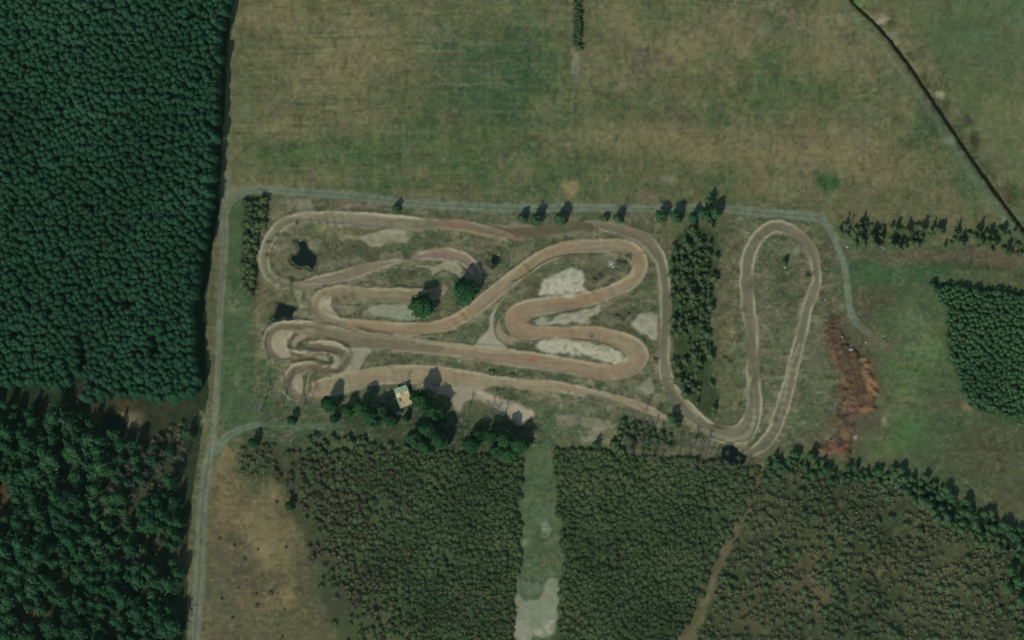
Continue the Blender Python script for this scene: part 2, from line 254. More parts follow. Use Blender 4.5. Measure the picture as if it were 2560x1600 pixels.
road([(588, -140, 14), (586, 0, 14), (578, 120, 14), (574, 220, 14), (568, 330, 14), (565, 420, 14), (563, 500, 15)], K(98, 104, 74), seed=14, k=.75)
road([(600, -140, 8), (597, 0, 8), (592, 60, 6)], K(112, 110, 78), seed=14, k=.7, rut=False)
road([(566, 440, 17), (562, 506, 17), (562, 559, 18), (559, 665, 17), (550, 797, 16), (545, 906, 17), (540, 985, 17), (537, 1065, 18), (526, 1117, 22), (515, 1197, 28), (505, 1279, 28), (500, 1385, 27), (495, 1491, 27), (487, 1600, 30), (480, 1760, 30)], K(103, 108, 88), seed=15)
D, S, SG, B = road([(558, 572, 14), (568, 519, 18), (592, 492, 20), (640, 475, 20), (719, 478, 20), (825, 486, 20), (905, 493, 22), (957, 501, 22), (1037, 509, 22), (1169, 517, 22), (1280, 521, 22), (1439, 519, 20), (1597, 522, 18), (1783, 521, 20), (1920, 533, 22), (2026, 541, 22), (2065, 562, 18), (2092, 612, 16), (2110, 664, 16), (2118, 717, 16), (2124, 770, 16), (2140, 805, 16), (2170, 832, 14)], K(101, 109, 88), seed=16)
stripe([(2150, 815, 14), (2190, 852, 16), (2230, 880, 14), (2262, 905, 10)], K(104, 96, 76), 12, .6, 6, 1)
dab(582, 488, 20, 14, K(116, 118, 96), .6)
stripe([(2060, 556), (2090, 606), (2108, 664), (2116, 717), (2122, 770)], K(108, 120, 94), 6, .7, 2.5, .3)
stripe([(1920, 524), (2020, 530)], K(122, 132, 106), 5, .6, 2, .5, 1)
dab(553, 566, 8, 14, K(122, 126, 110), .8); stripe([(548, 800), (545, 880), (540, 940), (538, 1060), (528, 1112)], K(116, 122, 96), 7, .65, 3, .4)
# verges beside the road
stripe([(540, 620, 12), (533, 700, 16), (528, 780, 16), (528, 900, 12), (530, 980, 6)], K(88, 88, 62), 12, .7, 5, .8)
# farm track along the ditch
road([(2080, -60, 7), (2128, 40, 8), (2190, 105, 9), (2270, 205, 10), (2330, 290, 12), (2390, 380, 14), (2450, 470, 15), (2510, 545, 14), (2620, 680, 12)], K(88, 100, 74), seed=17, k=.65)
stripe([(2180, 85), (2260, 190)], K(112, 112, 86), 8, .5, 3, .6)

# ------------------------------------------------------------------ ditch with water
DD, DS, DSG, DB_, _ = line([(2090, -60, 9), (2127, 0, 9), (2175, 48, 10), (2205, 78, 12), (2247, 130, 12), (2290, 190, 11), (2320, 235, 12), (2345, 272, 13), (2380, 325, 12), (2420, 385, 12), (2480, 470, 13), (2560, 580, 14), (2640, 690, 14)], 60, .5)
put(ss(17, 9, DD)*(DSG > 0), K(84, 90, 62), .5)
put(ss(2.5, -1.5, DD-DB_*.38), K(34, 38, 18)); CL[DD < DB_*.26] = 5
Zh -= .45*ss(9, 2, DD)
stripe([(2265, 120), (2300, 175), (2330, 240), (2390, 320), (2440, 395), (2510, 470), (2600, 590)], K(70, 70, 46), 14, .65, 5, 1.4, .8)
for d in [(2210, 55, 16, 9, K(140, 132, 102)), (2206, 45, 10, 12, K(140, 130, 100)), (2228, 92, 12, 8, K(126, 124, 98)), (2192, 34, 12, 10, K(118, 106, 82)), (2238, 105, 7, 8, K(128, 126, 98)), (2230, 65, 12, 10, K(74, 72, 44)), (2350, 238, 11, 9, K(138, 136, 100)), (2385, 280, 12, 16, K(104, 98, 76)), (2365, 255, 10, 14, K(70, 78, 52)),
          (2150, 8, 14, 8, K(92, 116, 66)), (2415, 300, 12, 14, K(72, 68, 50)), (2440, 350, 14, 22, K(66, 66, 46)), (2520, 500, 14, 22, K(78, 72, 52)), (2500, 460, 10, 10, K(104, 104, 84)), (2272, 12, 6, 60, K(106, 106, 74)), (2340, 165, 8, 8, K(112, 96, 70)), (2372, 352, 16, 10, K(112, 120, 94)), (2510, 548, 9, 8, K(118, 126, 98))]: dab(*d, k=.85, soft=.5)
# overgrown drainage line in the field
stripe([(1444, -80, 18), (1446, 0, 18), (1444, 60, 20), (1441, 118, 16)], K(40, 66, 42), 20, .95, 3, .8)
stripe([(1434, 122, 12), (1440, 150, 22), (1436, 190, 14)], K(120, 116, 92), 16, .8, 4, 1)
stripe([(1436, 190), (1434, 240), (1432, 290), (1436, 340), (1436, 450)], K(84, 98, 72), 6, .6, 3, .8); stripe([(1440, 190), (1440, 240), (1430, 250)], K(62, 66, 44), 3, .6, 2)
stripe([(1280, 2), (1440, -6)], K(84, 96, 66), 6, .5)
stripe([(1690, 0), (1800, 6), (1920, 14)], K(112, 116, 84), 5, .6, 3, 1); stripe([(1740, 1), (1900, 10)], K(60, 72, 44), 4, .6, 2, 1)

# ------------------------------------------------------------------ the dirt tracks
SA = K(150, 141, 115); SB = K(135, 122, 95); SG_ = K(112, 108, 84); SBR = K(136, 112, 86)
def berm(D, B, SG, side, h, wd=6, off=0):
    r = h*np.exp(-((D-B/2-off)/wd)**2)
    if side: r = r*(SG*side > 0)
    np.maximum(Zh, 0, out=None); Zh[:] = Zh+r
PROX = np.full((H, Wd), BIG)
def track(pts, c, c2=None, pale=.7, dark=.45, rutk=.35, seed=20, cls=1, k=1.0, bh=.35, bside=0, warp=.45, edge=3.5):
    D, S, SG, B, L = line(pts, 70, warp)
    e = D-B/2
    np.minimum(PROX, e, out=PROX)
    m = ss(2.2, -2.2, e+fbm(GX, GY, 14, seed+9, 3)*1.8)*k
    put(m, c)
    if c2 is not None: put(m*ss(-.25, .35, fbm(S, SG*D*1.5, 90, seed, 3)), c2, .85)
    q = D*SG; en = ss(0, 30, S)*ss(0, 30, L-S)
    put(m*ss(.1, .7, fbm(S, q*9, 60, seed+1, 3)), np.asarray(c)*.72, rutk)
    put(m*ss(.15, .6, fbm(GX+wx2, GY+wy2, 18, seed+53, 4)), np.asarray(c)*.78, .4); put(m*ss(.15, .6, fbm(GX+wx2, GY+wy2, 16, seed+55, 4)), np.asarray(c)*1.25, .4)
    put(m*ss(.1, .7, fbm(S, q*8, 70, seed+2, 3)), np.asarray(c)*1.35, rutk)
    pe = np.exp(-((e+edge-1.5+2.5*fbm(S, SG*70, 34, seed+51, 3))/3.6)**2)*ss(-.6, .2, fbm(S, SG*50, 60, seed+3, 2))*en; put(pe*k, K(160, 153, 125), np.clip(pale*1.0+.1, 0, .9))
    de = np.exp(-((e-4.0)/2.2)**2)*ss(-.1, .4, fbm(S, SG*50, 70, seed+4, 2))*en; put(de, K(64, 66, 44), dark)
    CL[m > .5] = cls
    jf = ss(.15, .45, fbm(S, S*0, 70, seed+31, 2)); Zh[:] = Zh+m*jf*.32*np.sin(S/(4.2+1.2*math.sin(seed))+3*fbm(S, S*0, 45, seed+41, 2))*(.3 if seed == 29 else 1)*ss(2, -8, e)
    berm(D, B, SG, bside, bh*en)
    Zh[:] = Zh*(1-m*.2)+m*.75*(.12*fbm(S, q*6, 26, seed+6, 2))
    return D, S, SG, B
# faded eastern end of the first straight
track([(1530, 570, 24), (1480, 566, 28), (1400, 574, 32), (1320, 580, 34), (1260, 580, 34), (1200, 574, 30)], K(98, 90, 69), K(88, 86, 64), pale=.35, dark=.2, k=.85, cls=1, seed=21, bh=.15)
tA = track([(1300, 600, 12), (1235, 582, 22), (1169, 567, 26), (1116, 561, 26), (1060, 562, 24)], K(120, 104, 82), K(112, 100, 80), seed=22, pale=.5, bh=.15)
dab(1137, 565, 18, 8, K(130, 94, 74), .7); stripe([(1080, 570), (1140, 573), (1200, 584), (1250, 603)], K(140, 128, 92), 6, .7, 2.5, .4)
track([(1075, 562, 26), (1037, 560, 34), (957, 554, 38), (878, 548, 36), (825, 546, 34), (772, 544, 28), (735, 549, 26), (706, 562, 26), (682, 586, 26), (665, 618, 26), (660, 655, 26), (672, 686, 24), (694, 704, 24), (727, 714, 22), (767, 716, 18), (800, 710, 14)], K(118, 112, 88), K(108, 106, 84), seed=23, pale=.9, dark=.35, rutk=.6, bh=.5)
area([(743, 545), (748, 500), (775, 498), (782, 520), (788, 545)], K(126, 122, 98), 5, .8, cls=1, k=.9)
dab(875, 545, 60, 10, K(134, 126, 102), .5); dab(941, 560, 5, 10, K(92, 84, 56), .8); dab(975, 558, 6, 9, K(92, 82, 60), .8); dab(870, 512, 20, 10, K(134, 112, 92), .7); dab(905, 510, 30, 8, K(112, 100, 80), .6); dab(710, 508, 30, 12, K(124, 118, 92), .6); dab(745, 505, 18, 10, K(130, 126, 100), .6)
# sand spill below the first straight
area([(848, 596), (875, 586), (905, 588), (950, 578), (1018, 566), (1012, 582), (1025, 602), (985, 606), (960, 614), (925, 614), (900, 600)], K(140, 136, 110), 4, .9, cls=3)
# return leg and its hairpin
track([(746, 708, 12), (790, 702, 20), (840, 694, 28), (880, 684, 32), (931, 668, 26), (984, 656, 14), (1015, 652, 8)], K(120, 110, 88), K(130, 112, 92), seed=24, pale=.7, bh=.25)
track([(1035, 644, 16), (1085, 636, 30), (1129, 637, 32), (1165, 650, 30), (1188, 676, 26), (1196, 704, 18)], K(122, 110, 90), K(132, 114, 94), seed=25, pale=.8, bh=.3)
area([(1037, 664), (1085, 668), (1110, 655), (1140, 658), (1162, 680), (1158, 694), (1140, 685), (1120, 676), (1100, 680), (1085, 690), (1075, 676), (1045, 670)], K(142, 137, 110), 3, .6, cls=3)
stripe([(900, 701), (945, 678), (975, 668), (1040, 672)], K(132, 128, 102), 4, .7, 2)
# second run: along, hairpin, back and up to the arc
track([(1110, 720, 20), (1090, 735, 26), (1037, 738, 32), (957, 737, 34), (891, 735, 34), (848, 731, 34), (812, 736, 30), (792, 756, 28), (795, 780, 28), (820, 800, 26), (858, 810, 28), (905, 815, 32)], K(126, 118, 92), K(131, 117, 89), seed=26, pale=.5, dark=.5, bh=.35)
dab(930, 738, 70, 10, K(132, 124, 88), .6); dab(880, 738, 16, 6, K(104, 90, 68), .7)
area([(805, 745), (830, 742), (828, 760), (838, 785), (850, 800), (826, 790), (808, 775), (796, 762)], K(158, 150, 122), 3, .5, cls=1)
stripe([(745, 735, 18), (760, 765, 18), (778, 790, 16), (800, 806, 12)], K(138, 136, 110), 14, .9, 4, .6)
stripe([(784, 730), (778, 750), (782, 775), (800, 797), (830, 812)], K(96, 86, 66), 4, .7, 2, .3)
area([(830, 756), (870, 752), (925, 760), (935, 785), (880, 790), (850, 785)], K(118, 108, 86), 6, .8, k=.8)
area([(925, 765), (1030, 760), (1040, 772), (1066, 788), (1062, 800), (985, 797), (935, 785)], K(136, 140, 114), 4, .8, cls=3)
dab(905, 775, 10, 10, K(80, 96, 70), .8); dab(1046, 762, 12, 10, K(78, 92, 64), .8)
stripe([(780, 788), (795, 800)], K(120, 110, 88), 5)
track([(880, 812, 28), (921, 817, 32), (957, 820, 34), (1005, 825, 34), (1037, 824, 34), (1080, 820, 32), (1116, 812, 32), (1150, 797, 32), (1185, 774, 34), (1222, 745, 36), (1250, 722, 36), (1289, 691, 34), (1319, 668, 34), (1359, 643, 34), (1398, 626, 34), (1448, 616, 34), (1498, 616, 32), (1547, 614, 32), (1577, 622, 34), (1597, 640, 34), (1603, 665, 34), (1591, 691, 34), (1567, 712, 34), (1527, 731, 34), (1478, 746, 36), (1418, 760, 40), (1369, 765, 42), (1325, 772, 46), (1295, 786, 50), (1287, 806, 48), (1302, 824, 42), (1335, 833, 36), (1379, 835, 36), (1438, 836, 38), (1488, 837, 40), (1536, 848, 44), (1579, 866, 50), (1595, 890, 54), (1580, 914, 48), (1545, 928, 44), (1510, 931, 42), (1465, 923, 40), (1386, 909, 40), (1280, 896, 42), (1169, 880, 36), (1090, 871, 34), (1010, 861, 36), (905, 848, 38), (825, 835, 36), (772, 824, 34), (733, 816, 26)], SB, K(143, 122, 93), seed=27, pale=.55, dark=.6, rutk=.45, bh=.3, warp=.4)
# darker, greyer western part of the long straight
D, B = stripe([(760, 822, 26), (840, 838, 34), (930, 852, 34), (1030, 862, 30), (1100, 870, 20)], K(108, 102, 78), 30, .75, 5, .4)
stripe([(1040, 855), (1120, 864), (1220, 878), (1300, 882)], K(156, 146, 116), 6, .5, 3, .4); stripe([(880, 838), (960, 846), (1070, 852), (1160, 866), (1270, 878)], K(132, 124, 98), 5, .6, 2.5, .4)
dab(1338, 903, 15, 8, K(146, 98, 76), .75); dab(1300, 898, 30, 10, K(144, 110, 84), .4); dab(1476, 836, 6, 6, K(96, 74, 58), .9, soft=.5); dab(1540, 870, 50, 14, K(152, 136, 104), .4); dab(1590, 905, 20, 16, K(150, 124, 94), .5)
dab(1230, 735, 40, 12, K(140, 128, 104), .6, ang=-38); dab(1310, 675, 30, 8, K(128, 108, 80), .6, ang=-38); dab(1310, 800, 18, 20, K(140, 118, 84), .5); dab(1430, 752, 60, 7, K(130, 104, 76), .5, ang=-10); dab(1470, 600, 0.1+30, 5, K(150, 138, 112), .3)
for pp in ([(1280, 705), (1310, 690), (1360, 655), (1400, 641), (1440, 636), (1500, 638)], [(1331, 806), (1360, 792), (1420, 779), (1470, 770)], [(1325, 855), (1370, 848), (1430, 848), (1480, 852), (1520, 862), (1552, 880), (1563, 895)], [(1600, 612), (1625, 640), (1640, 665), (1648, 700)], [(1240, 790), (1245, 815)],
           [(1055, 838), (1120, 832), (1190, 812)], [(860, 762), (920, 760), (1030, 758)], [(1010, 715), (940, 712), (880, 706)], [(780, 728), (800, 722), (832, 714)], [(886, 968), (920, 958), (960, 950), (1000, 948), (1030, 955)], [(1545, 812), (1590, 832), (1625, 862), (1640, 885)]):
    stripe(pp, K(58, 58, 38), 4, .8, 1.6, .3)
stripe([(1150, 808), (1195, 785), (1240, 750), (1270, 730), (1300, 700)], K(150, 146, 118), 6, .5, 2.5, .3)
stripe([(1555, 640), (1573, 650), (1583, 668), (1580, 690)], K(160, 152, 122), 8, .6, 3, .3); stripe([(1577, 630), (1590, 650), (1592, 675)], K(104, 90, 68), 3, .5)
# narrow verge and link between the arc and the lower straight
area([(1222, 790), (1238, 770), (1262, 745), (1240, 775), (1232, 810), (1240, 840), (1268, 872), (1186, 864), (1210, 836), (1222, 815)], K(152, 148, 122), 4, .5, cls=1)
area([(1250, 800), (1262, 830), (1300, 852), (1330, 856), (1325, 866), (1270, 860), (1240, 830)], K(140, 128, 100), 4, .5, cls=1)
area([(1283, 856), (1335, 855), (1342, 872), (1300, 870)], K(84, 90, 62), 4, .6, cls=0)
area([(1080, 845), (1130, 836), (1190, 822), (1210, 816), (1200, 836), (1185, 862), (1130, 852)], K(76, 86, 60), 4, .6, cls=0)
# white sand in the infields
def sand(P_, c, h=.5):
    d = area(P_, c, 6, 1.5, cls=3); m = ss(4, -14, d)
    put(m*ss(.15, .6, fbm(GX, GY, 9, 91, 3, 1, 2)), np.asarray(c)*.74, .6); put(m*ss(.1, .6, fbm(GX, GY, 12, 94, 3)), np.asarray(c)*1.12, .6)
    Zh[:] += m*h*(.6+.5*fbm(GX, GY, 12, 95, 3))
sand([(1355, 699), (1375, 692), (1408, 677), (1438, 677), (1456, 684), (1467, 700), (1462, 715), (1474, 724), (1438, 733), (1398, 744), (1343, 740), (1350, 725)], K(172, 168, 142))
sand([(1335, 806), (1379, 791), (1438, 777), (1494, 763), (1500, 774), (1474, 788), (1464, 806), (1398, 807), (1355, 818)], K(154, 151, 126))
sand([(1346, 870), (1350, 855), (1380, 850), (1439, 851), (1505, 859), (1545, 878), (1562, 895), (1545, 914), (1465, 898), (1373, 885)], K(168, 164, 137))
sand([(1575, 812), (1600, 788), (1643, 785), (1648, 830), (1646, 850), (1610, 838)], K(148, 146, 122))
sand([(1634, 945), (1640, 975), (1628, 988), (1600, 972)], K(132, 132, 110))
stripe([(1384, 886, 6), (1420, 889, 12), (1450, 890, 14), (1500, 902, 8), (1530, 912, 8)], K(68, 78, 56), 10, .85, 3, 1.2, .8)
for d in [(735, 650, 50, 56, K(108, 102, 76)), (850, 665, 50, 10, K(104, 100, 76)), (900, 560, 120, 8, K(126, 120, 96)), (700, 735, 30, 16, K(104, 98, 70)), (1000, 755, 60, 6, K(120, 116, 92)), (1450, 650, 26, 12, K(100, 98, 74)), (1350, 1000, 60, 8, K(120, 114, 90)), (1560, 1010, 60, 12, K(110, 106, 82)), (1900, 760, 26, 60, K(104, 100, 78)), (2046, 860, 20, 70, K(108, 104, 80)), (1970, 900, 50, 60, K(92, 98, 70))]: dab(*d, k=.55)
dab(1530, 665, 10, 7, K(150, 150, 130), .8); dab(1300, 550, 20, 8, K(104, 92, 70), .5); dab(785, 617, 14, 16, K(132, 126, 106), .8); dab(1225, 607, 16, 10, K(128, 122, 98), .6); dab(1246, 610, 10, 8, K(134, 130, 104), .5)
# stripes of cut grass and ruts in the first loop
for k in range(7): stripe([(790+k*7, 553+k*5), (830+k*6, 566+k*5), (880+k*2, 576+k*3)], K(136, 130, 88) if k % 2 else K(96, 94, 60), 3.5, .55, 2, .6)
stripe([(690, 600), (674, 640), (680, 680), (700, 700)], K(84, 80, 58), 4, .6); stripe([(705, 650), (700, 680), (720, 700)], K(122, 118, 92), 3, .5)
stripe([(655, 800), (650, 850), (656, 890), (690, 918), (715, 925)], K(128, 122, 98), 8, .5, 5, .8, .6); stripe([(640, 720), (646, 780), (642, 840), (640, 900)], K(118, 104, 80), 7, .5, 4, 1, .5)
stripe([(820, 828), (860, 838), (900, 846)], K(124, 116, 92), 3, .5, 1.5, .3); stripe([(890, 815), (935, 828), (980, 836)], K(84, 84, 58), 8, .6, 3, .6); stripe([(900, 822), (940, 834)], K(60, 62, 42), 3.5, .8, 1.5)
for x, y in [(697, 584), (718, 568), (744, 557), (677, 607), (668, 640), (728, 703), (760, 700)]: dab(x, y, 7, 5, K(56, 58, 40), .8, soft=.5)
# lower-left bowls: broad loop, S bend, small loop
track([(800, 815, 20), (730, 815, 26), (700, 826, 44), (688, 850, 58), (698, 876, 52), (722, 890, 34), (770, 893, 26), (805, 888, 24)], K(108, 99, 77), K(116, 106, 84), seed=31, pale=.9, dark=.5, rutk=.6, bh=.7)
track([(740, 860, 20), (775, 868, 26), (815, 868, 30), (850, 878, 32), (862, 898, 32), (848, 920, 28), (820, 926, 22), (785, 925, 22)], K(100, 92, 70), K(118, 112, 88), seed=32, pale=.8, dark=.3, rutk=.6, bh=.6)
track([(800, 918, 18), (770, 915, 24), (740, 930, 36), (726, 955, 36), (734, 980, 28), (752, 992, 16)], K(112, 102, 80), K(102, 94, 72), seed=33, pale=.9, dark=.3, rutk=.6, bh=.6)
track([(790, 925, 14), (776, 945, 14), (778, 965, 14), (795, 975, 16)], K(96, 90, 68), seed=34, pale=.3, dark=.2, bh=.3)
area([(678, 842), (690, 828), (718, 824), (735, 832), (720, 850), (716, 870), (728, 888), (705, 894), (684, 880), (675, 860)], K(152, 143, 117), 3, .35, cls=1)
area([(728, 858), (738, 844), (752, 838), (770, 842), (756, 850), (742, 866), (746, 876), (732, 870)], K(140, 132, 108), 2.5, .3, cls=1)
area([(737, 862), (752, 852), (772, 852), (768, 868), (750, 874), (738, 870)], K(74, 74, 50), 3, .4, cls=0)
area([(836, 888), (846, 888), (848, 905), (842, 922), (826, 920), (834, 905)], K(138, 138, 112), 2.5, .3, cls=1)
area([(792, 892), (815, 892), (822, 902), (800, 900)], K(140, 134, 110), 2.5, .3, cls=1)
area([(736, 940), (752, 934), (757, 955), (754, 985), (738, 975), (728, 960)], K(148, 139, 114), 2.5, .3, cls=1)
stripe([(808, 860), (835, 864), (858, 872)], K(146, 138, 114), 7, .8, 2, .3)
stripe([(864, 882), (856, 905), (840, 918)], K(132, 126, 104), 4, .7, 2, .2)
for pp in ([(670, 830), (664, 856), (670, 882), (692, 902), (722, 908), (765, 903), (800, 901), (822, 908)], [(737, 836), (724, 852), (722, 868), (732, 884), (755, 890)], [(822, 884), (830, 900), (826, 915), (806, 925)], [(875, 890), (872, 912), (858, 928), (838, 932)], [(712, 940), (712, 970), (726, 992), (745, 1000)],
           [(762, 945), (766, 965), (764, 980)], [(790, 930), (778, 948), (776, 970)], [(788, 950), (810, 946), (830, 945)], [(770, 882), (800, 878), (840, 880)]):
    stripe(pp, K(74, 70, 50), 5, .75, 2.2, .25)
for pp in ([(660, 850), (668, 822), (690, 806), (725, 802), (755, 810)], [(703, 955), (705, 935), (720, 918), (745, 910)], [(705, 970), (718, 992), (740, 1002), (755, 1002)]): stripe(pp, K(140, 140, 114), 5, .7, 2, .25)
area([(868, 872), (900, 870), (932, 876), (912, 900), (900, 925), (880, 940), (850, 942), (826, 938), (860, 930), (880, 905), (882, 885)], K(142, 138, 114), 4, .5, cls=1)
area([(935, 880), (1000, 884), (1065, 892), (1070, 904), (1000, 906), (950, 912), (915, 922), (918, 905)], K(80, 88, 62), 5, .6, cls=0)
stripe([(960, 886), (1010, 890), (1060, 896)], K(70, 66, 48), 7, .7, 3, .8); dab(1090, 900, 50, 9, K(82, 92, 60), .8, ang=8); dab(1045, 904, 16, 4, K(140, 138, 110), .7); dab(1148, 902, 7, 5, K(140, 146, 114), .7)
# bottom straight: from the small loop to the woods on the right
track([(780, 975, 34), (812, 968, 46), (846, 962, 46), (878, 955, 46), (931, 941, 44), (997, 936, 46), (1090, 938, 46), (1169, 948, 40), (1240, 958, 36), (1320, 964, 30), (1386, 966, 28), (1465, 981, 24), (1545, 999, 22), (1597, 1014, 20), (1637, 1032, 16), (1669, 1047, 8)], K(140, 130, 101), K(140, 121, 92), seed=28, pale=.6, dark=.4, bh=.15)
dab(1010, 925, 70, 6, K(160, 148, 118), .4); dab(800, 992, 20, 12, K(146, 124, 104), .6); dab(930, 945, 40, 14, K(148, 120, 92), .5)
area([(1045, 962), (1130, 962), (1190, 966), (1250, 990), (1333, 1030), (1325, 1044), (1300, 1062), (1270, 1045), (1235, 1018), (1200, 1000), (1165, 1005), (1150, 1030), (1135, 1022), (1120, 990)], K(146, 138, 114), 6, .9, cls=1)
area([(1190, 978), (1240, 992), (1290, 1012), (1336, 1032), (1318, 1050), (1300, 1060), (1290, 1040), (1250, 1010), (1205, 992)], K(166, 154, 130), 4, .6, cls=1)
area([(1205, 975), (1260, 966), (1290, 968), (1345, 980), (1330, 990), (1290, 1005), (1240, 990)], K(82, 92, 62), 5, .7, cls=0)
area([(1218, 926), (1250, 920), (1340, 930), (1388, 940), (1384, 952), (1300, 942), (1240, 938)], K(66, 76, 50), 5, .6, cls=0)
area([(1400, 938), (1450, 944), (1502, 954), (1500, 968), (1440, 962), (1405, 950)], K(70, 80, 54), 4, .6, cls=0)
area([(1510, 955), (1560, 960), (1600, 944), (1640, 925), (1642, 935), (1600, 955), (1580, 968), (1512, 966)], K(82, 90, 58), 4, .6, cls=0)
stripe([(1346, 975), (1380, 985), (1400, 1000), (1402, 1020)], K(142, 134, 106), 8, .7, 4, 1.4); dab(1365, 985, 26, 10, K(142, 130, 104), .8)
stripe([(1470, 990), (1545, 1010), (1590, 1032)], K(96, 90, 70), 12, .7, 4, .6); stripe([(1460, 1000), (1530, 1018), (1600, 1040)], K(112, 108, 84), 5, .5)
stripe([(1590, 995, 8), (1630, 1020, 10), (1668, 1046, 5)], K(146, 138, 114), 8, .8, 3, .4)
area([(1391, 1040), (1430, 1033), (1470, 1038), (1520, 1045), (1545, 1075), (1545, 1102), (1510, 1112), (1478, 1110), (1450, 1085), (1470, 1070), (1440, 1060), (1395, 1062)], K(120, 118, 94), 5, 1, k=.9)
dab(1500, 1062, 30, 12, K(140, 134, 108), .7); dab(1465, 1095, 16, 14, K(142, 142, 120), .8); dab(1520, 1090, 16, 10, K(110, 110, 66), .7); dab(1568, 1102, 10, 10, K(122, 134, 112), .8); dab(1418, 1048, 20, 10, K(128, 122, 100), .6)
stripe([(1458, 1040), (1500, 1042), (1530, 1052)], K(66, 76, 54), 4, .7, 2, 1)
# outer loop on the right
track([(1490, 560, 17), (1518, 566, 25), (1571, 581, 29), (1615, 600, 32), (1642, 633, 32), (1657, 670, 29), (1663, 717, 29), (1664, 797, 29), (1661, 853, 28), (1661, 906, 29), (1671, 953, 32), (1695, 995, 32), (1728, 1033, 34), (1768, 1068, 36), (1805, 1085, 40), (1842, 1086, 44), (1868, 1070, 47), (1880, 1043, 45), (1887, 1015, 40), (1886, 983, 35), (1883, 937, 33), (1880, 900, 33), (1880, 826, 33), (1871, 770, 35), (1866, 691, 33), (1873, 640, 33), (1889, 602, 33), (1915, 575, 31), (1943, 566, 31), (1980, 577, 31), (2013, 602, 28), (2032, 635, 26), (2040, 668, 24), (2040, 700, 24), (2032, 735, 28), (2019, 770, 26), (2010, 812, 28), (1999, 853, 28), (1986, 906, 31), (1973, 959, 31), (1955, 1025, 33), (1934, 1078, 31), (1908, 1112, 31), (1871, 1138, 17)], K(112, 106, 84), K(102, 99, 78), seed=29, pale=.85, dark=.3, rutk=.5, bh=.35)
stripe([(1680, 950), (1695, 980), (1718, 1012), (1745, 1040)], K(142, 134, 110), 7, .75, 2.5, .3); stripe([(1760, 1075), (1800, 1092), (1840, 1098), (1872, 1085), (1884, 1055), (1886, 1025)], K(136, 132, 108), 10, .7, 3, .3)
stripe([(1770, 1090), (1820, 1104), (1862, 1100), (1885, 1078), (1893, 1050)], K(72, 76, 54), 4, .7, 1.8, .2); stripe([(1775, 1097), (1825, 1111), (1868, 1106), (1892, 1082), (1900, 1050)], K(140, 142, 118), 5, .7, 2, .2)
dab(1800, 1062, 22, 6, K(56, 50, 34), .85, ang=8); dab(1872, 962, 6, 18, K(148, 152, 112), .9, soft=.4, ang=-6); dab(1565, 577, 30, 6, K(120, 98, 82), .6); dab(1620, 605, 12, 8, K(122, 100, 82), .6)
stripe([(1648, 690), (1650, 790), (1648, 850)], K(138, 132, 106), 6, .6, 2.5, .3); stripe([(1650, 800), (1645, 860), (1642, 920)], K(92, 76, 54), 8, .6, 3, .5)
stripe([(1990, 625), (2000, 650), (2014, 665)], K(108, 114, 88), 5, .6); stripe([(1998, 860), (1975, 925), (1960, 1000)], K(140, 138, 112), 6, .6, 2.5, .4); stripe([(2018, 830), (2000, 900), (1985, 930)], K(128, 126, 100), 5, .6, 2.5, .4)
dab(2005, 575, 14, 8, K(136, 112, 92), .5); dab(2036, 740, 12, 20, K(122, 112, 94), .6); dab(1892, 815, 12, 16, K(132, 122, 100), .5); dab(2026, 684, 10, 10, K(58, 58, 40), .8); dab(2060, 730, 8, 16, K(46, 60, 40), .7)
for i in range(60):
    x = random.uniform(1810, 2070); y = random.uniform(600, 1080); c = random.choice([K(118, 120, 94), K(108, 100, 78), K(58, 66, 44), K(64, 78, 52)])
    dab(x, y, random.uniform(3, 9), random.uniform(4, 12), c, .45, random.uniform(0, 90), 2, .6)
for i in range(150):
    x = random.uniform(650, 1660); y = random.choice([random.uniform(530, 600), random.uniform(600, 720), random.uniform(970, 1110)])
    j, i2 = np.searchsorted(ys, y), np.searchsorted(xs, x)
    if CL[j, i2] == 0: dab(x, y, random.uniform(4, 14), random.uniform(3, 6), random.choice([K(112, 108, 84), K(104, 92, 70), K(60, 70, 46), K(64, 82, 52), K(68, 60, 44)]), .45, random.uniform(-20, 20), 2, .6)
# clay heaps by the east path
d = area([(2070, 800), (2090, 795), (2110, 832), (2132, 874), (2158, 887), (2179, 911), (2198, 948), (2195, 990), (2179, 1028), (2158, 1033), (2137, 1065), (2132, 1104), (2126, 1152), (2066, 1136), (2030, 1120), (2052, 1104), (2089, 1080), (2100, 1025), (2105, 959), (2095, 916), (2071, 887), (2073, 853)], K(86, 70, 53), 10, 2.2, cls=7)
put(ss(30, 0, d)*ss(-.1, .4, fbm(GX, GY, 16, 191, 4)), K(94, 80, 60), .6)
m = ss(3, -10, d); rid = fbm(GX, GY, 20, 97, 4, 1, 1.3)
put(m*ss(.0, .4, rid), K(112, 86, 64), .75); put(m*ss(.1, .5, -rid), K(74, 62, 46), .8)
Zh += m*(1.1+1.7*fbm(GX, GY, 22, 98, 5, g=.65))
for x, y, rx, ry, c in [(2170, 925, 16, 26, K(138, 108, 78)), (2182, 970, 16, 26, K(132, 102, 72)), (2160, 1022, 13, 7, K(142, 106, 74)), (2158, 900, 10, 7, K(158, 132, 96)), (2095, 1125, 30, 14, K(112, 78, 60)), (2076, 1095, 14, 8, K(130, 116, 92)), (2112, 1090, 10, 20, K(118, 96, 70)), (2108, 950, 8, 24, K(112, 90, 68)), (2130, 980, 14, 24, K(92, 76, 58)),
                        (2123, 848, 6, 4, K(60, 62, 50)), (2110, 810, 16, 20, K(96, 82, 62)), (2085, 770, 14, 30, K(90, 80, 60)), (2129, 874, 6, 8, K(140, 138, 118)), (2136, 1091, 6, 6, K(150, 150, 130))]:
    dab(x, y, rx, ry, c, .7, warp=1.2, soft=.5)
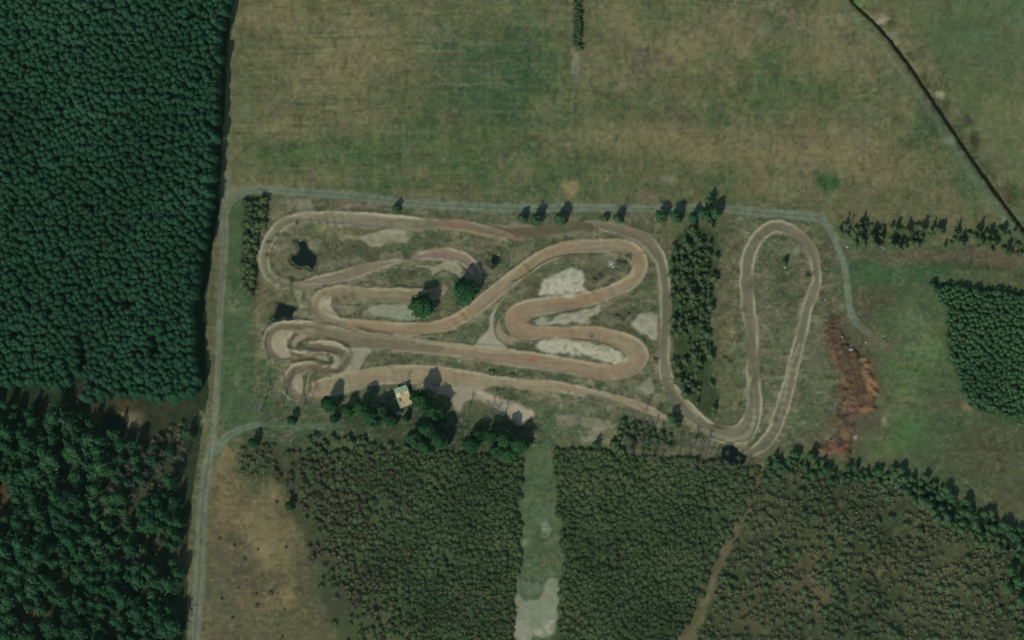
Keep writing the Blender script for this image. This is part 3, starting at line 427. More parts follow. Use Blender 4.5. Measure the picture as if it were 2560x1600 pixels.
# ------------------------------------------------------------------ ponds
PONDS = [[(736, 597), (750, 603), (762, 600), (768, 618), (782, 632), (791, 645), (788, 662), (778, 670), (764, 662), (746, 664), (730, 655), (728, 638), (742, 634), (747, 618)],
         [(696, 757), (712, 760), (739, 767), (733, 776), (728, 792), (712, 790), (698, 796), (680, 792), (688, 778)],
         [(1230, 632), (1247, 640), (1243, 652), (1232, 662), (1225, 655), (1226, 640)],
         [(1806, 1112), (1830, 1110), (1850, 1124), (1866, 1142), (1850, 1160), (1815, 1158), (1800, 1135)],
         [(262, 1040), (286, 1035), (306, 1050), (310, 1075), (294, 1092), (270, 1085), (256, 1070)]]
for P_ in PONDS:
    d = poly(P_, .5, True); put(ss(9, 2, d), K(50, 58, 40), .8); m = ss(2, -1, d); put(m, K(20, 34, 30)); CL[d < -1] = 6; Zh[:] = Zh*(1-ss(10, 2, d))-1.0*ss(11, 1, d)
# ------------------------------------------------------------------ general mottling (real colour variation of soil and grass)
wr = ss(62, 4, PROX)*(CL == 0)
put(wr*ss(-.12, .4, fbm(GX, GY, 20, 161, 4, 1.5, .8)), K(130, 123, 96), .72); put(wr*ss(.1, .5, fbm(GX, GY, 14, 163, 4, 1.4, .8)), K(84, 78, 56), .6)
put((CL == 3)*ss(.1, .5, fbm(GX, GY, 12, 165, 4)), K(118, 116, 90), .5)
sg = (CL == 0)*ss(488, 520, GY)*(GX > 640)*(GX < 2110)*ss(1170, 1120, GY)
for c_, sd2, sc2, k2_ in [(K(124, 120, 92), 171, 9, .6), (K(46, 56, 36), 173, 9, .7), (K(64, 90, 54), 175, 18, .75), (K(100, 84, 62), 177, 13, .4), (K(150, 146, 122), 179, 6, .5)]:
    f_ = fbm(GX+wx2, GY+wy2, sc2, sd2, 4, 1.2, .9, g=.75); put(sg*ss(.22, .6, f_), c_, k2_)
hf = fbm(GX, GY, 9, 101, 3); mf = fbm(GX, GY, 30, 105, 3)
amp = np.where(CL == 1, .13, np.where(CL == 3, .16, .30))
sp = fbm(GX, GY, 7, 131, 2, g=.8); og = (CL == 0)*(.5+.5*ss(470, 520, GY)); dn = ss(-.3, .5, fbm(GX, GY, 50, 133, 3))
put(og*dn*ss(.15, .6, sp), K(118, 115, 86), .55); put(og*dn*ss(.15, .6, -sp), K(48, 58, 38), .6)
st_ = fbm(GX, GY, 10, 151, 3, 2.2, .7, g=.7); put((CL == 0)*(GY > 490)*ss(.1, .6, st_), K(110, 104, 78), .35); put((CL == 0)*(GY > 490)*ss(.1, .6, -st_), K(56, 66, 44), .35)
fx = fbm(GX, GY, 8, 153, 3, 1, 2.5, g=.75); put((CL == 0)*(GY < 500)*ss(.15, .7, fx), K(110, 110, 75), .35); put((CL == 0)*(GY < 500)*ss(.15, .7, -fx), K(72, 80, 50), .35)
C *= np.clip(1+amp*hf+amp*.6*mf, .4, 1.7)[..., None]
tn = fbm(GX, GY, 18, 111, 4)*.07*(CL != 6)
C[..., 0] *= 1+tn; C[..., 2] *= 1+fbm(GX, GY, 24, 117, 4)*.09
fm = (ss(520, 470, GY)*ss(560, 600, GX)*(D_ > 0))[..., None]*(CL == 0)[..., None]; mc = K(90, 96, 63); C += fm*(C-mc)*.22
far = np.maximum(np.maximum(ss(-150, -200, GX), ss(2710, 2760, GX)), np.maximum(ss(-130, -200, GY), ss(1730, 1800, GY))); put(far, K(84, 92, 61))
C = np.clip(C, .002, .9)
rough = np.where(CL == 1, .03, np.where(CL == 2, .03, .16))
Zh += rough*fbm(GX, GY, 13, 121, 4)+.35*fbm(GX, GY, 160, 127, 2)*(CL != 6)*(CL != 5)
for P_ in PONDS:
    d = poly(P_, .5, True); Zh[d < 1] = -1.0
Zh[(GX < -160) | (GX > 2720) | (GY < -140) | (GY > 1740)] *= 0

VX, VY = W(GX, GY)
VX[:, 0] = -9000; VX[:, -1] = 9000; VY[0, :] = 9000; VY[-1, :] = -9000
VX[:, 1] = -2600; VX[:, -2] = 2600; VY[1, :] = 2600; VY[-2, :] = -2600

# ------------------------------------------------------------------ materials
def mat_ground(name, rough=.95, spec=.1, nscale=1.2, bump=.25, var=.16):
    m = bpy.data.materials.new(name); m.use_nodes = True; t = m.node_tree; N = t.nodes; L = t.links
    b = N['Principled BSDF']; b.inputs['Roughness'].default_value = rough; b.inputs['Specular IOR Level'].default_value = spec
    a = N.new('ShaderNodeAttribute'); a.attribute_name = 'Col'
    g = N.new('ShaderNodeNewGeometry'); n = N.new('ShaderNodeTexNoise'); n.inputs['Scale'].default_value = nscale; n.inputs['Detail'].default_value = 6; n.inputs['Roughness'].default_value = .65
    L.new(g.outputs['Position'], n.inputs['Vector'])
    mr = N.new('ShaderNodeMapRange'); mr.inputs['From Min'].default_value = .25; mr.inputs['From Max'].default_value = .75; mr.inputs['To Min'].default_value = 1-var; mr.inputs['To Max'].default_value = 1+var
    L.new(n.outputs['Fac'], mr.inputs['Value'])
    mx = N.new('ShaderNodeVectorMath'); mx.operation = 'SCALE'; L.new(a.outputs['Color'], mx.inputs[0]); L.new(mr.outputs[0], mx.inputs['Scale'])
    L.new(mx.outputs[0], b.inputs['Base Color'])
    bp = N.new('ShaderNodeBump'); bp.inputs['Strength'].default_value = bump; bp.inputs['Distance'].default_value = .3
    L.new(n.outputs['Fac'], bp.inputs['Height']); L.new(bp.outputs[0], b.inputs['Normal'])
    return m
def mat_water(name, rgb):
    m = bpy.data.materials.new(name); m.use_nodes = True; t = m.node_tree; b = t.nodes['Principled BSDF']
    b.inputs['Base Color'].default_value = (*rgb, 1); b.inputs['Roughness'].default_value = .12; b.inputs['IOR'].default_value = 1.33; b.inputs['Specular IOR Level'].default_value = .3
    n = t.nodes.new('ShaderNodeTexNoise'); n.inputs['Scale'].default_value = 2.5; bp = t.nodes.new('ShaderNodeBump'); bp.inputs['Strength'].default_value = .15
    g = t.nodes.new('ShaderNodeNewGeometry'); t.links.new(g.outputs['Position'], n.inputs['Vector'])
    t.links.new(n.outputs['Fac'], bp.inputs['Height']); t.links.new(bp.outputs[0], b.inputs['Normal']); return m
def mat_plain(name, rgb, rough=.8, var=.25, scale=3, metal=0, spec=.3):
    m = bpy.data.materials.new(name); m.use_nodes = True; t = m.node_tree; N = t.nodes; L = t.links; b = N['Principled BSDF']
    b.inputs['Roughness'].default_value = rough; b.inputs['Metallic'].default_value = metal; b.inputs['Specular IOR Level'].default_value = spec
    g = N.new('ShaderNodeTexCoord'); n = N.new('ShaderNodeTexNoise'); n.inputs['Scale'].default_value = scale; n.inputs['Detail'].default_value = 5
    L.new(g.outputs['Object'], n.inputs['Vector'])
    mr = N.new('ShaderNodeMapRange'); mr.inputs['From Min'].default_value = .3; mr.inputs['From Max'].default_value = .7; mr.inputs['To Min'].default_value = 1-var; mr.inputs['To Max'].default_value = 1+var; L.new(n.outputs['Fac'], mr.inputs['Value'])
    mx = N.new('ShaderNodeVectorMath'); mx.operation = 'SCALE'; mx.inputs[0].default_value = rgb; L.new(mr.outputs[0], mx.inputs['Scale']); L.new(mx.outputs[0], b.inputs['Base Color'])
    return m
def mat_leaf(name, stops, big=.02, rough=.85):
    """crown colour: each leaf clump, each tree and each part of the wood has its own shade"""
    m = bpy.data.materials.new(name); m.use_nodes = True; t = m.node_tree; N = t.nodes; L = t.links; b = N['Principled BSDF']
    b.inputs['Roughness'].default_value = rough; b.inputs['Specular IOR Level'].default_value = .15
    a = N.new('ShaderNodeAttribute'); a.attribute_name = 'tint'; oi = N.new('ShaderNodeObjectInfo')
    g = N.new('ShaderNodeNewGeometry'); n = N.new('ShaderNodeTexNoise'); n.inputs['Scale'].default_value = big; n.inputs['Detail'].default_value = 4; L.new(g.outputs['Position'], n.inputs['Vector'])
    def ma(op, x, y, k=None):
        q = N.new('ShaderNodeMath'); q.operation = op
        for i, v in enumerate((x, y)):
            if hasattr(v, 'links'): L.new(v, q.inputs[i])
            else: q.inputs[i].default_value = v
        return q.outputs[0]
    f = ma('ADD', ma('MULTIPLY', a.outputs['Fac'], .5), ma('MULTIPLY', oi.outputs['Random'], .22))
    f = ma('ADD', f, ma('MULTIPLY', ma('SUBTRACT', n.outputs['Fac'], .5), 1.5))
    r = N.new('ShaderNodeValToRGB'); e = r.color_ramp.elements
    for i, (p, c) in enumerate(stops):
        el = e[i] if i < 2 else e.new(p)
        el.position = p; el.color = (*c, 1)
    L.new(f, r.inputs[0]); L.new(r.outputs[0], b.inputs['Base Color']); return m
M_G = mat_ground('grass_ground'); M_T = mat_ground('packed_dirt', .95, .1, 2.0, .15, .07); M_R = mat_ground('gravel', .9, .15, 3.0, .2, .1)
M_S = mat_ground('pale_sand', .95, .1, 1.6, .4, .12); M_F = mat_ground('forest_soil', 1, .05, 1.0, .4, .25); M_C = mat_ground('clay', .95, .1, 1.2, .6, .2)
M_W = mat_water('pond_water', (.006, .012, .009)); M_DW = mat_water('ditch_water', (.008, .009, .003))

def tag(o, label=None, cat=None, group=None, kind=None):
    if label: o['label'] = label
    if cat: o['category'] = cat
    if group: o['group'] = group
    if kind: o['kind'] = kind
    return o
def link(name, me, parent=None):
    o = bpy.data.objects.new(name, me); col.objects.link(o)
    if parent: o.parent = parent
    return o
def mesh_np(name, V, F, mats, attr=None, attr_dom='POINT', smooth_=True, colr=None, midx=None):
    me = bpy.data.meshes.new(name); n = F.shape[1]
    me.vertices.add(len(V)); me.vertices.foreach_set('co', np.ascontiguousarray(V, np.float32).ravel())
    me.loops.add(F.size); me.loops.foreach_set('vertex_index', F.astype(np.int32).ravel())
    me.polygons.add(len(F)); me.polygons.foreach_set('loop_start', np.arange(0, F.size, n, dtype=np.int32)); me.polygons.foreach_set('loop_total', np.full(len(F), n, np.int32))
    if smooth_ is True: me.polygons.foreach_set('use_smooth', np.ones(len(F), bool))
    elif smooth_ is not False: me.polygons.foreach_set('use_smooth', smooth_)
    for m in mats: me.materials.append(m)
    if midx is not None: me.polygons.foreach_set('material_index', midx.astype(np.int32))
    if attr is not None:
        a = me.attributes.new('tint', 'FLOAT', 'POINT'); a.data.foreach_set('value', attr.astype(np.float32))
    if colr is not None:
        a = me.attributes.new('Col', 'FLOAT_COLOR', 'POINT'); a.data.foreach_set('color', np.concatenate([colr, np.ones((len(colr), 1))], 1).astype(np.float32).ravel())
    me.update(calc_edges=True); return me
# one sheet, cut along the borders of its surfaces
idx = np.arange(H*Wd).reshape(H, Wd)
quad = np.stack([idx[1:, :-1], idx[1:, 1:], idx[:-1, 1:], idx[:-1, :-1]], -1).reshape(-1, 4)
fc = CL[:-1, :-1].reshape(-1)
north = ((GY[:-1, :-1]+0*GX[:-1, :-1]) < 470).reshape(-1) & (GX[:-1, :-1] > 566).reshape(-1)
VV = np.stack([VX, VY, Zh], -1).reshape(-1, 3); CC = C.reshape(-1, 3)
for nm, sel, mt in [('grass_field', (fc == 0) & north, M_G), ('ground', (fc == 0) & ~north, M_G), ('dirt_track', fc == 1, M_T), ('gravel_road', fc == 2, M_R), ('sand', fc == 3, M_S), ('forest_floor', fc == 4, M_F), ('ditch_water', fc == 5, M_DW), ('pond_water', fc == 6, M_W), ('clay_heaps', fc == 7, M_C)]:
    f = quad[sel]; u, inv = np.unique(f, return_inverse=True)
    me = mesh_np(nm, VV[u], inv.reshape(-1, 4), [mt], colr=CC[u])
    tag(link(nm, me), kind='structure')
def ground_z(px, py):
    return float(Zh[min(np.searchsorted(ys, py), H-1), min(np.searchsorted(xs, px), Wd-1)])

# ------------------------------------------------------------------ tree meshes
rs = np.random.RandomState(11)
def ico(sub):
    import bmesh
    bm = bmesh.new(); bmesh.ops.create_icosphere(bm, subdivisions=sub, radius=1)
    V = np.array([v.co[:] for v in bm.verts]); F = np.array([[v.index for v in f.verts] for f in bm.faces]); bm.free(); return V, F
ICO = {k: ico(k) for k in (1, 2, 3)}
def crown(hb, ht, r, shape='cone', sub=2, leaves=120, ls=.35, lump=.35, seed=0, lobes=5, core=.8):
    """crown from hb to ht, radius r: an uneven leafy core plus loose leaf clumps over and around it"""
    g = np.random.RandomState(seed); V, F = ICO[sub]; hh = ht-hb
    def prof(t):
        if shape == 'cone': return np.clip((1-t)**.75, 0, 1)*np.clip(t*7, 0, 1)**.5
        if shape == 'dome': return np.sqrt(np.clip(1-np.abs(t*2-.85)**2.4/1.5, 0, 1))
        return np.sqrt(np.clip(1-(t*2-1)**2, 0, 1))
    ph = g.rand(lobes)*6.28; am = g.rand(lobes)*lump; fq = g.randint(2, 6, lobes)
    def rad(th, t):
        k = 1+sum(am[i]*np.sin(fq[i]*th+ph[i]+t*6*(i-2)) for i in range(lobes))*.6
        return np.maximum(k, .35)
    th = np.arctan2(V[:, 1], V[:, 0]); t = (V[:, 2]+1)/2
    rr = r*core*prof(t)*rad(th, t)*(1+lump*.5*(g.rand(len(V))-.5))
    A = np.stack([np.cos(th)*rr, np.sin(th)*rr, hb+t*hh*(.94+.05*g.rand(len(V)))], 1)
    n = leaves; t2 = g.rand(n)**(1.25 if shape == 'cone' else .9); th2 = g.rand(n)*6.283
    r2 = r*prof(t2)*rad(th2, t2)*(.55+.5*g.rand(n)**.5)
    P = np.stack([np.cos(th2)*r2, np.sin(th2)*r2, hb+t2*hh], 1)
    out = np.stack([np.cos(th2), np.sin(th2), .35+.9*g.rand(n)], 1)+g.normal(0, .35, (n, 3)); out /= np.linalg.norm(out, axis=1)[:, None]
    up = g.normal(0, 1, (n, 3)); a = np.cross(out, up); a /= np.linalg.norm(a, axis=1)[:, None]; b = np.cross(out, a)
    s = ls*(.6+.8*g.rand(n))[:, None]
    q = [P+a*s, P+b*s*.8, P-a*s, P-b*s*.8+out*s*.3]
    LV = np.stack(q, 1).reshape(-1, 3); k = len(A)+np.arange(n)*4
    LF = np.concatenate([np.stack([k, k+1, k+2], 1), np.stack([k, k+2, k+3], 1)])
    V2 = np.concatenate([A, LV]); F2 = np.concatenate([F, LF])
    lt = g.rand(n); lt = np.repeat(lt, 4)
    T = np.concatenate([.35+.3*g.rand(len(A)), lt])
    sm = np.concatenate([np.ones(len(F), bool), np.zeros(len(LF), bool)])
    return V2, F2, T, sm
def tube(p, q, r0, r1, n=5):
    p, q = np.array(p, float), np.array(q, float); d = q-p; d /= np.linalg.norm(d)
    a = np.cross(d, [0, 0, 1] if abs(d[2]) < .9 else [1, 0, 0]); a /= np.linalg.norm(a); b = np.cross(d, a)
    an = np.arange(n)*2*math.pi/n
    ring = lambda c, r: c+r*(np.cos(an)[:, None]*a+np.sin(an)[:, None]*b)
    V = np.concatenate([ring(p, r0), ring(q, r1)]); F = []
    for i in range(n):
        j = (i+1) % n; F += [[i, j, n+j], [i, n+j, n+i]]
    return V, np.array(F)
def join(parts):
    V = []; F = []; o = 0
    for v, f in parts: V.append(v); F.append(f+o); o += len(v)
    return np.concatenate(V), np.concatenate(F)
def trunk(h, r, limbs=4, seed=0, spread=1.0):
    g = np.random.RandomState(seed); P = [tube((0, 0, -.3), (.06*r, 0, h*.5), r, r*.65, 6), tube((.06*r, 0, h*.5), (0, 0, h), r*.65, r*.15, 6)]
    for i in range(limbs):
        z = h*(.35+.5*g.rand()); a = g.rand()*6.28; l = spread*(.6+.6*g.rand())
        P.append(tube((0, 0, z), (math.cos(a)*l, math.sin(a)*l, z+l*.5), r*.3, r*.08, 4))
    return join(P)
def bare(h, r, seed=0, n=16):
    """leafless tree: trunk, limbs; twigs are returned apart"""
    g = np.random.RandomState(seed); T = [tube((0, 0, -.3), (0, 0, h*.45), .17, .12, 6), tube((0, 0, h*.45), (.1, .1, h*.95), .12, .03, 5)]; B = []
    for i in range(n):
        z = h*(.25+.6*g.rand()); a = g.rand()*6.28; l = r*(1.1-z/h)*1.5*(.6+.5*g.rand()); e = np.array([math.cos(a)*l, math.sin(a)*l, z+l*(.8+.5*g.rand())])
        B.append(tube((0, 0, z), e, .06, .025, 4))
        for k in range(7):
            t = .3+.7*g.rand(); s = np.array([0, 0, z])*(1-t)+e*t; d = g.normal(0, 1, 3); d[2] = abs(d[2])+.6; d = d/np.linalg.norm(d)*r*(.25+.3*g.rand())
            B.append(tube(s, s+d, .035, .012, 3))
    return join(T), join(B)
M_BARK = mat_plain('bark', (.10, .075, .05), .9); M_TWIG = mat_plain('twigs', (.17, .155, .125), .95, .2)
LP = mat_leaf('plantation_needles', [(.0, (.008, .034, .015)), (.35, (.013, .056, .025)), (.7, (.022, .076, .036)), (1, (.050, .092, .024))], .022)
LW = mat_leaf('pine_needles', [(.0, (.008, .034, .014)), (.35, (.015, .064, .024)), (.7, (.034, .092, .034)), (1, (.080, .105, .040))], .035)
LG = mat_leaf('bright_needles', [(.0, (.010, .040, .014)), (.4, (.018, .070, .022)), (1, (.036, .10, .036))], .03)
LY = mat_leaf('young_leaves', [(.0, (.028, .050, .020)), (.35, (.052, .084, .032)), (.7, (.082, .112, .044)), (1, (.13, .14, .06))], .035)
LN = mat_leaf('thicket_leaves', [(.0, (.020, .058, .022)), (.4, (.038, .094, .036)), (1, (.065, .13, .05))], .03)
LS = mat_leaf('strip_leaves', [(.0, (.038, .062, .026)), (.4, (.062, .102, .042)), (1, (.10, .14, .058))], .03)
LO = mat_leaf('scrub_leaves', [(.0, (.048, .070, .032)), (.4, (.088, .106, .050)), (1, (.145, .14, .075))], .03)

def variants(name, n, mk, mat, tr):
    out = []
    for i in range(n):
        V, F, T, sm = mk(i); me = mesh_np(name, V, F, [mat], T, smooth_=sm)
        tv, tf = tr(i); tm = mesh_np('trunk', tv, tf, [M_BARK])
        out.append((me, tm, (V, F, T), (tv, tf)))
    return out
LB = mat_leaf('dead_leaves', [(.0, (.05, .052, .030)), (.4, (.08, .078, .044)), (1, (.12, .108, .06))], .03)
KINDS = {
 'belt': variants('crown', 5, lambda i: crown(.6, 6.2+i*.4, 1.8, ('dome', 'cone')[i % 2], 2, 150, .34, .5, 320+i, core=.78), LN, lambda i: trunk(5.5, .12, 4, i, 1.0)),
 'brush': variants('crown', 4, lambda i: crown(.0, 2.0, 1.2, 'dome', 1, 70, .25, .6, 280+i, core=.65), LB, lambda i: trunk(1.6, .05, 3, i, .6)),
 'forest': variants('crown', 6, lambda i: crown(3.0, 10.6+i*.22, 1.85, 'dome', 2, 90, .32, .3, 100+i, core=.9), LP, lambda i: trunk(9.5, .14, 4, i)),
 'wood': variants('crown', 5, lambda i: crown(2.0, 10.5+i*1.1, 2.0+.2*i, ('dome', 'cone')[i % 2], 2, 240, .42, .6, 120+i, core=.72), LW, lambda i: trunk(10, .2, 6, i, 1.6)),
 'big': variants('crown', 5, lambda i: crown(1.0, 9.6+i*.4, 4.0, 'dome', 3, 900, .5, .42, 140+i, core=.86), LG, lambda i: trunk(8.5, .28, 8, i, 2.2)),
 'young': variants('crown', 6, lambda i: crown(.0, 1.2+.1*i, 1.35, 'dome', 1, 80, .28, .4, 160+i, core=.85), LY, lambda i: trunk(3, .06, 2, i, .5)),
 'thick': variants('crown', 5, lambda i: crown(.3, 4.2, 1.35, 'dome', 2, 90, .3, .5, 180+i, core=.8), LN, lambda i: trunk(4.5, .09, 3, i, .8)),
 'strip': variants('crown', 5, lambda i: crown(.4, 5.2+.5*i, 1.35, ('dome', 'cone')[i % 2], 2, 90, .3, .6, 200+i, core=.7), LS, lambda i: trunk(6.5, .1, 4, i, .9)),
 'spruce': variants('crown', 4, lambda i: crown(.6, 7.6, 2.1, 'dome', 3, 420, .34, .4, 220+i, core=.8), LN, lambda i: trunk(8, .14, 5, i, 1.2)),
 'bush': variants('crown', 5, lambda i: crown(.0, 2.2, 1.3, 'dome', 2, 120, .28, .6, 240+i, core=.75), LS, lambda i: trunk(1.6, .06, 3, i, .7)),
 'scrub': variants('crown', 4, lambda i: crown(.0, 1.1, 1.35, 'dome', 1, 70, .25, .6, 260+i, core=.6), LO, lambda i: trunk(1.8, .05, 3, i, .6)),
}
BARE = []
for i in range(5):
    (tv, tf), (bv, bf) = bare(9+i*.6, 2.6, 300+i, 15)
    BARE.append((mesh_np('limbs', bv, bf, [M_TWIG]), mesh_np('trunk', tv, tf, [M_TWIG])))
HC = {'belt': 4, 'brush': 1.1, 'forest': 7.5, 'wood': 8, 'big': 5.5, 'young': 1.1, 'thick': 2.8, 'strip': 4.5, 'spruce': 4.0, 'bush': 1.2, 'scrub': 1.2, 'bare': 5}
NAMES = {'belt': 'fir_tree', 'brush': 'brown_bush', 'forest': 'conifer_tree', 'wood': 'pine_tree', 'big': 'conifer_tree', 'young': 'young_tree', 'thick': 'young_conifer', 'strip': 'tree', 'spruce': 'spruce_tree', 'bush': 'bush', 'scrub': 'shrub', 'bare': 'bare_tree'}
CATS = {'brush': 'bush', 'bush': 'bush', 'scrub': 'shrub'}
def place(kind, px, py, s=1.0, sz=None, label='', group=None, hc=True, vi=None):
    """a tree whose crown middle shows at photo pixel (px,py)"""
    sz = sz or s; z = HC[kind]*sz if hc else 0
    x, y = W(px, py, z); gz = ground_z(px+z*1.8, py+z*1.8)
    root = bpy.data.objects.new(NAMES[kind], None); col.objects.link(root); root.empty_display_size = .5
    root.location = (float(x), float(y), gz); root.scale = (s, s, sz); root.rotation_euler = (0, 0, random.uniform(0, 6.28))
    tag(root, label, CATS.get(kind, 'tree'), group)
    if kind == 'bare':
        a, b = BARE[vi if vi is not None else random.randrange(len(BARE))]; link('limbs', a, root); link('trunk', b, root)
    else:
        v = KINDS[kind]; a = v[vi if vi is not None else random.randrange(len(v))]
        link('crown', a[0], root); link('trunk', a[1], root)
    return root
def inside(P, x, y):
    c = False; n = len(P)
    for i in range(n):
        (x1, y1), (x2, y2) = P[i][:2], P[(i+1) % n][:2]
        if (y1 > y) != (y2 > y) and x < (x2-x1)*(y-y1)/(y2-y1)+x1: c = not c
    return c
def nz(x, y, s, seed): return float(fbm(np.array([float(x)]), np.array([float(y)]), s, seed, 3)[0])
def scatter(P, dx, dy, jit=.45, keep=None, s0=.8, s1=1.25, rot=0):
    out = []; X = [p[0] for p in P]; Y = [p[1] for p in P]; y = min(Y); r = 0
    while y < max(Y):
        x = min(X)+(r % 2)*dx/2
        while x < max(X):
            a = x+random.uniform(-jit, jit)*dx; b = y+random.uniform(-jit, jit)*dy
            if inside(P, a, b) and (keep is None or keep(a, b)): out.append((a, b, random.uniform(s0, s1)))
            x += dx
        y += dy; r += 1
    return out
def onframe(x, y): return 0 < x < 2560 and 0 < y < 1600
def grove(kind, pts, label, group, n_ind=300, stuff=None, slabel=None, mats=None):
    """the n_ind that show largest stand as individuals; the rest is one mass"""
    vis = sorted([p for p in pts if onframe(p[0], p[1])], key=lambda p: -p[2])
    ind = vis[:n_ind]; si = set(ind); rest = [p for p in pts if p not in si]
    hv = .04 if kind in ('forest', 'young', 'thick') else .1
    hs = lambda s: 1+(s-1)*(.3 if kind in ('forest', 'young', 'thick') else 1)+random.uniform(-hv, hv)
    for x, y, s in ind: place(kind, x, y, s, hs(s), label, group)
    if not rest: return
    VS = []; FS = []; TS = []; o = 0; v = KINDS[kind]
    for x, y, s in rest:
        V, F, T = v[random.randrange(len(v))][2]; sz = hs(s); z = HC[kind]*sz; X0, Y0 = W(x, y, z); a = random.uniform(0, 6.28); ca, sa = math.cos(a), math.sin(a)
        A = np.stack([(V[:, 0]*ca-V[:, 1]*sa)*s+X0, (V[:, 0]*sa+V[:, 1]*ca)*s+Y0, V[:, 2]*sz], 1)
        VS.append(A); FS.append(F+o); o += len(V); TS.append(np.clip(T*.55+random.random()*.45, 0, 1))
    me = mesh_np(stuff, np.concatenate(VS), np.concatenate(FS), [v[0][0].materials[0]], np.concatenate(TS), smooth_=False)
    tag(link(stuff, me), slabel, 'trees', None, 'stuff')

# ------------------------------------------------------------------ the conifer plantation west of the road
FCAN = [(-150, -140), (572, -140), (570, 0), (560, 60), (550, 130), (548, 200), (544, 280), (540, 340), (534, 420), (526, 500), (518, 560), (510, 620), (496, 690), (486, 740), (478, 800), (484, 880), (490, 940), (494, 985), (420, 1000), (370, 995), (275, 985), (215, 1010), (160, 972), (79, 965), (-150, 950)]
def kf(x, y):
    if math.hypot((x-205)/12, (y-880)/55) < 1 or math.hypot((x-192)/24, (y-965)/30) < 1: return False
    if math.hypot((x-385)/10, (y-860)/28) < 1: return False
    return nz(x, y, 40, 31) > -.62
grove('forest', scatter(FCAN, 14.2, 13.2, .46, kf, .85, 1.12), 'dark green conifer crown in the dense plantation west of the gravel road', 'conifers of the dense plantation', 300,
      'conifer_plantation', 'dense mass of narrow dark green conifers filling the plantation at upper left')
# mixed wood in the south-west
SW = [(-120, 1000), (60, 1010), (160, 1010), (240, 1060), (330, 1110), (440, 1060), (478, 1050), (462, 1130), (452, 1200), (446, 1300), (440, 1400), (438, 1500), (432, 1720), (-120, 1720)]
holes = [(235, 1050, 26, 46), (330, 1050, 60, 36), (415, 1120, 48, 80), (360, 1190, 70, 60), (280, 1255, 44, 40), (300, 1395, 46, 26), (70, 1545, 44, 26), (262, 1578, 46, 20), (400, 1290, 24, 30), (380, 1350, 30, 40), (8, 1250, 18, 50), (155, 1450, 22, 40), (130, 1000, 90, 18)]
def ksw(x, y):
    if any(math.hypot((x-a)/rx, (y-b)/ry) < 1.05 for a, b, rx, ry in holes[:5]): return random.random() < .16
    if any(math.hypot((x-a)/rx, (y-b)/ry) < .85 for a, b, rx, ry in holes): return random.random() < .12
    return random.random() < .92+nz(x, y, 60, 35)*1.2
pts = scatter(SW, 20, 19, .5, ksw, .6, 1.15)
grove('wood', pts, 'broad green pine crown in the patchy mixed wood at lower left', 'pines of the patchy wood at lower left', 300, 'pine_wood', 'loose mass of pines continuing the patchy wood at lower left')
for x, y, s in scatter(SW, 30, 30, .5, lambda x, y: onframe(x, y) and any(math.hypot((x-a)/rx, (y-b)/ry) < 1.1 for a, b, rx, ry in holes[1:6]+holes[9:10]), .7, 1):
    place('bare', x, y, s, s, 'thin leafless grey tree in a gap of the wood at lower left', 'leafless trees in the gaps of the wood at lower left')
for x, y, s in scatter(SW, 17, 17, .5, lambda x, y: onframe(x, y) and any(math.hypot((x-a)/rx, (y-b)/ry) < 1.2 for a, b, rx, ry in holes) and random.random() < .55, .6, 1.2):
    place('brush', x, y, s*1.1, s, 'low brown bush in a gap of the mixed wood at lower left', 'low bushes in the gaps of the wood at lower left')
# ------------------------------------------------------------------ young plantations south of the circuit
def k1(x, y): return random.random() < .95+nz(x, y, 50, 37)*.9 and random.random() < min(1, .25+max(0, x-(640+(y-1110)*.45))/110) and random.random() < (.55+.45*min(1, max(0, (x-740)/260)))*(1 if y < 1500 or x > 1050 else .5)
y1 = scatter(PL1, 10, 9.5, .47, k1, .65, 1.3)
def k2(x, y): return random.random() < .95+nz(x, y, 50, 38)*1.0-.25*max(0, (x-1650)/200)
y2 = scatter(PL2, 10, 9.5, .47, k2, .65, 1.35)
yb = [p for p in y1 if random.random() < .6*min(1, max(0, (1050-p[0])/250))+.12*(p[1] > 1480)]; sb = set(yb); y1 = [p for p in y1 if p not in sb]
grove('brush', yb, 'leafless brown bush among the young trees east of the dry field', 'brown bushes among the young trees east of the dry field', 100, 'brush', 'thin brown brush among the young trees east of the dry field')
grove('young', y1+y2, 'small olive green young tree in the plantation blocks beside the grass ride', 'young trees of the plantation blocks', 300, 'young_plantation', 'close planted mass of small olive green trees on both sides of the grass ride')
def k3(x, y):
    t = 1.0 if (x-1920)*.52+1150 > y-120 else .75
    return random.random() < (.7+1.2*nz(x, y, 60, 39))*t
y3 = scatter([p for p in PL3], 13, 13, .48, k3, .7, 1.3)
grove('scrub', y3, 'small rounded olive shrub in the rough scrub at lower right', 'shrubs of the rough scrub at lower right', 300, 'scrub', 'loose mass of low olive brown shrubs covering the lower right')
y3b = scatter([p for p in PL3], 17, 17, .5, lambda x, y: random.random() < .4+1.1*nz(x, y, 70, 44), .7, 1.3)
y3b.sort(key=lambda p: -p[2])
for x, y, s in [p for p in y3b if onframe(p[0], p[1])][:170]:
    place('bush', x, y, s, s*.85, 'green young tree standing among the brown scrub at lower right', 'young trees among the scrub at lower right')
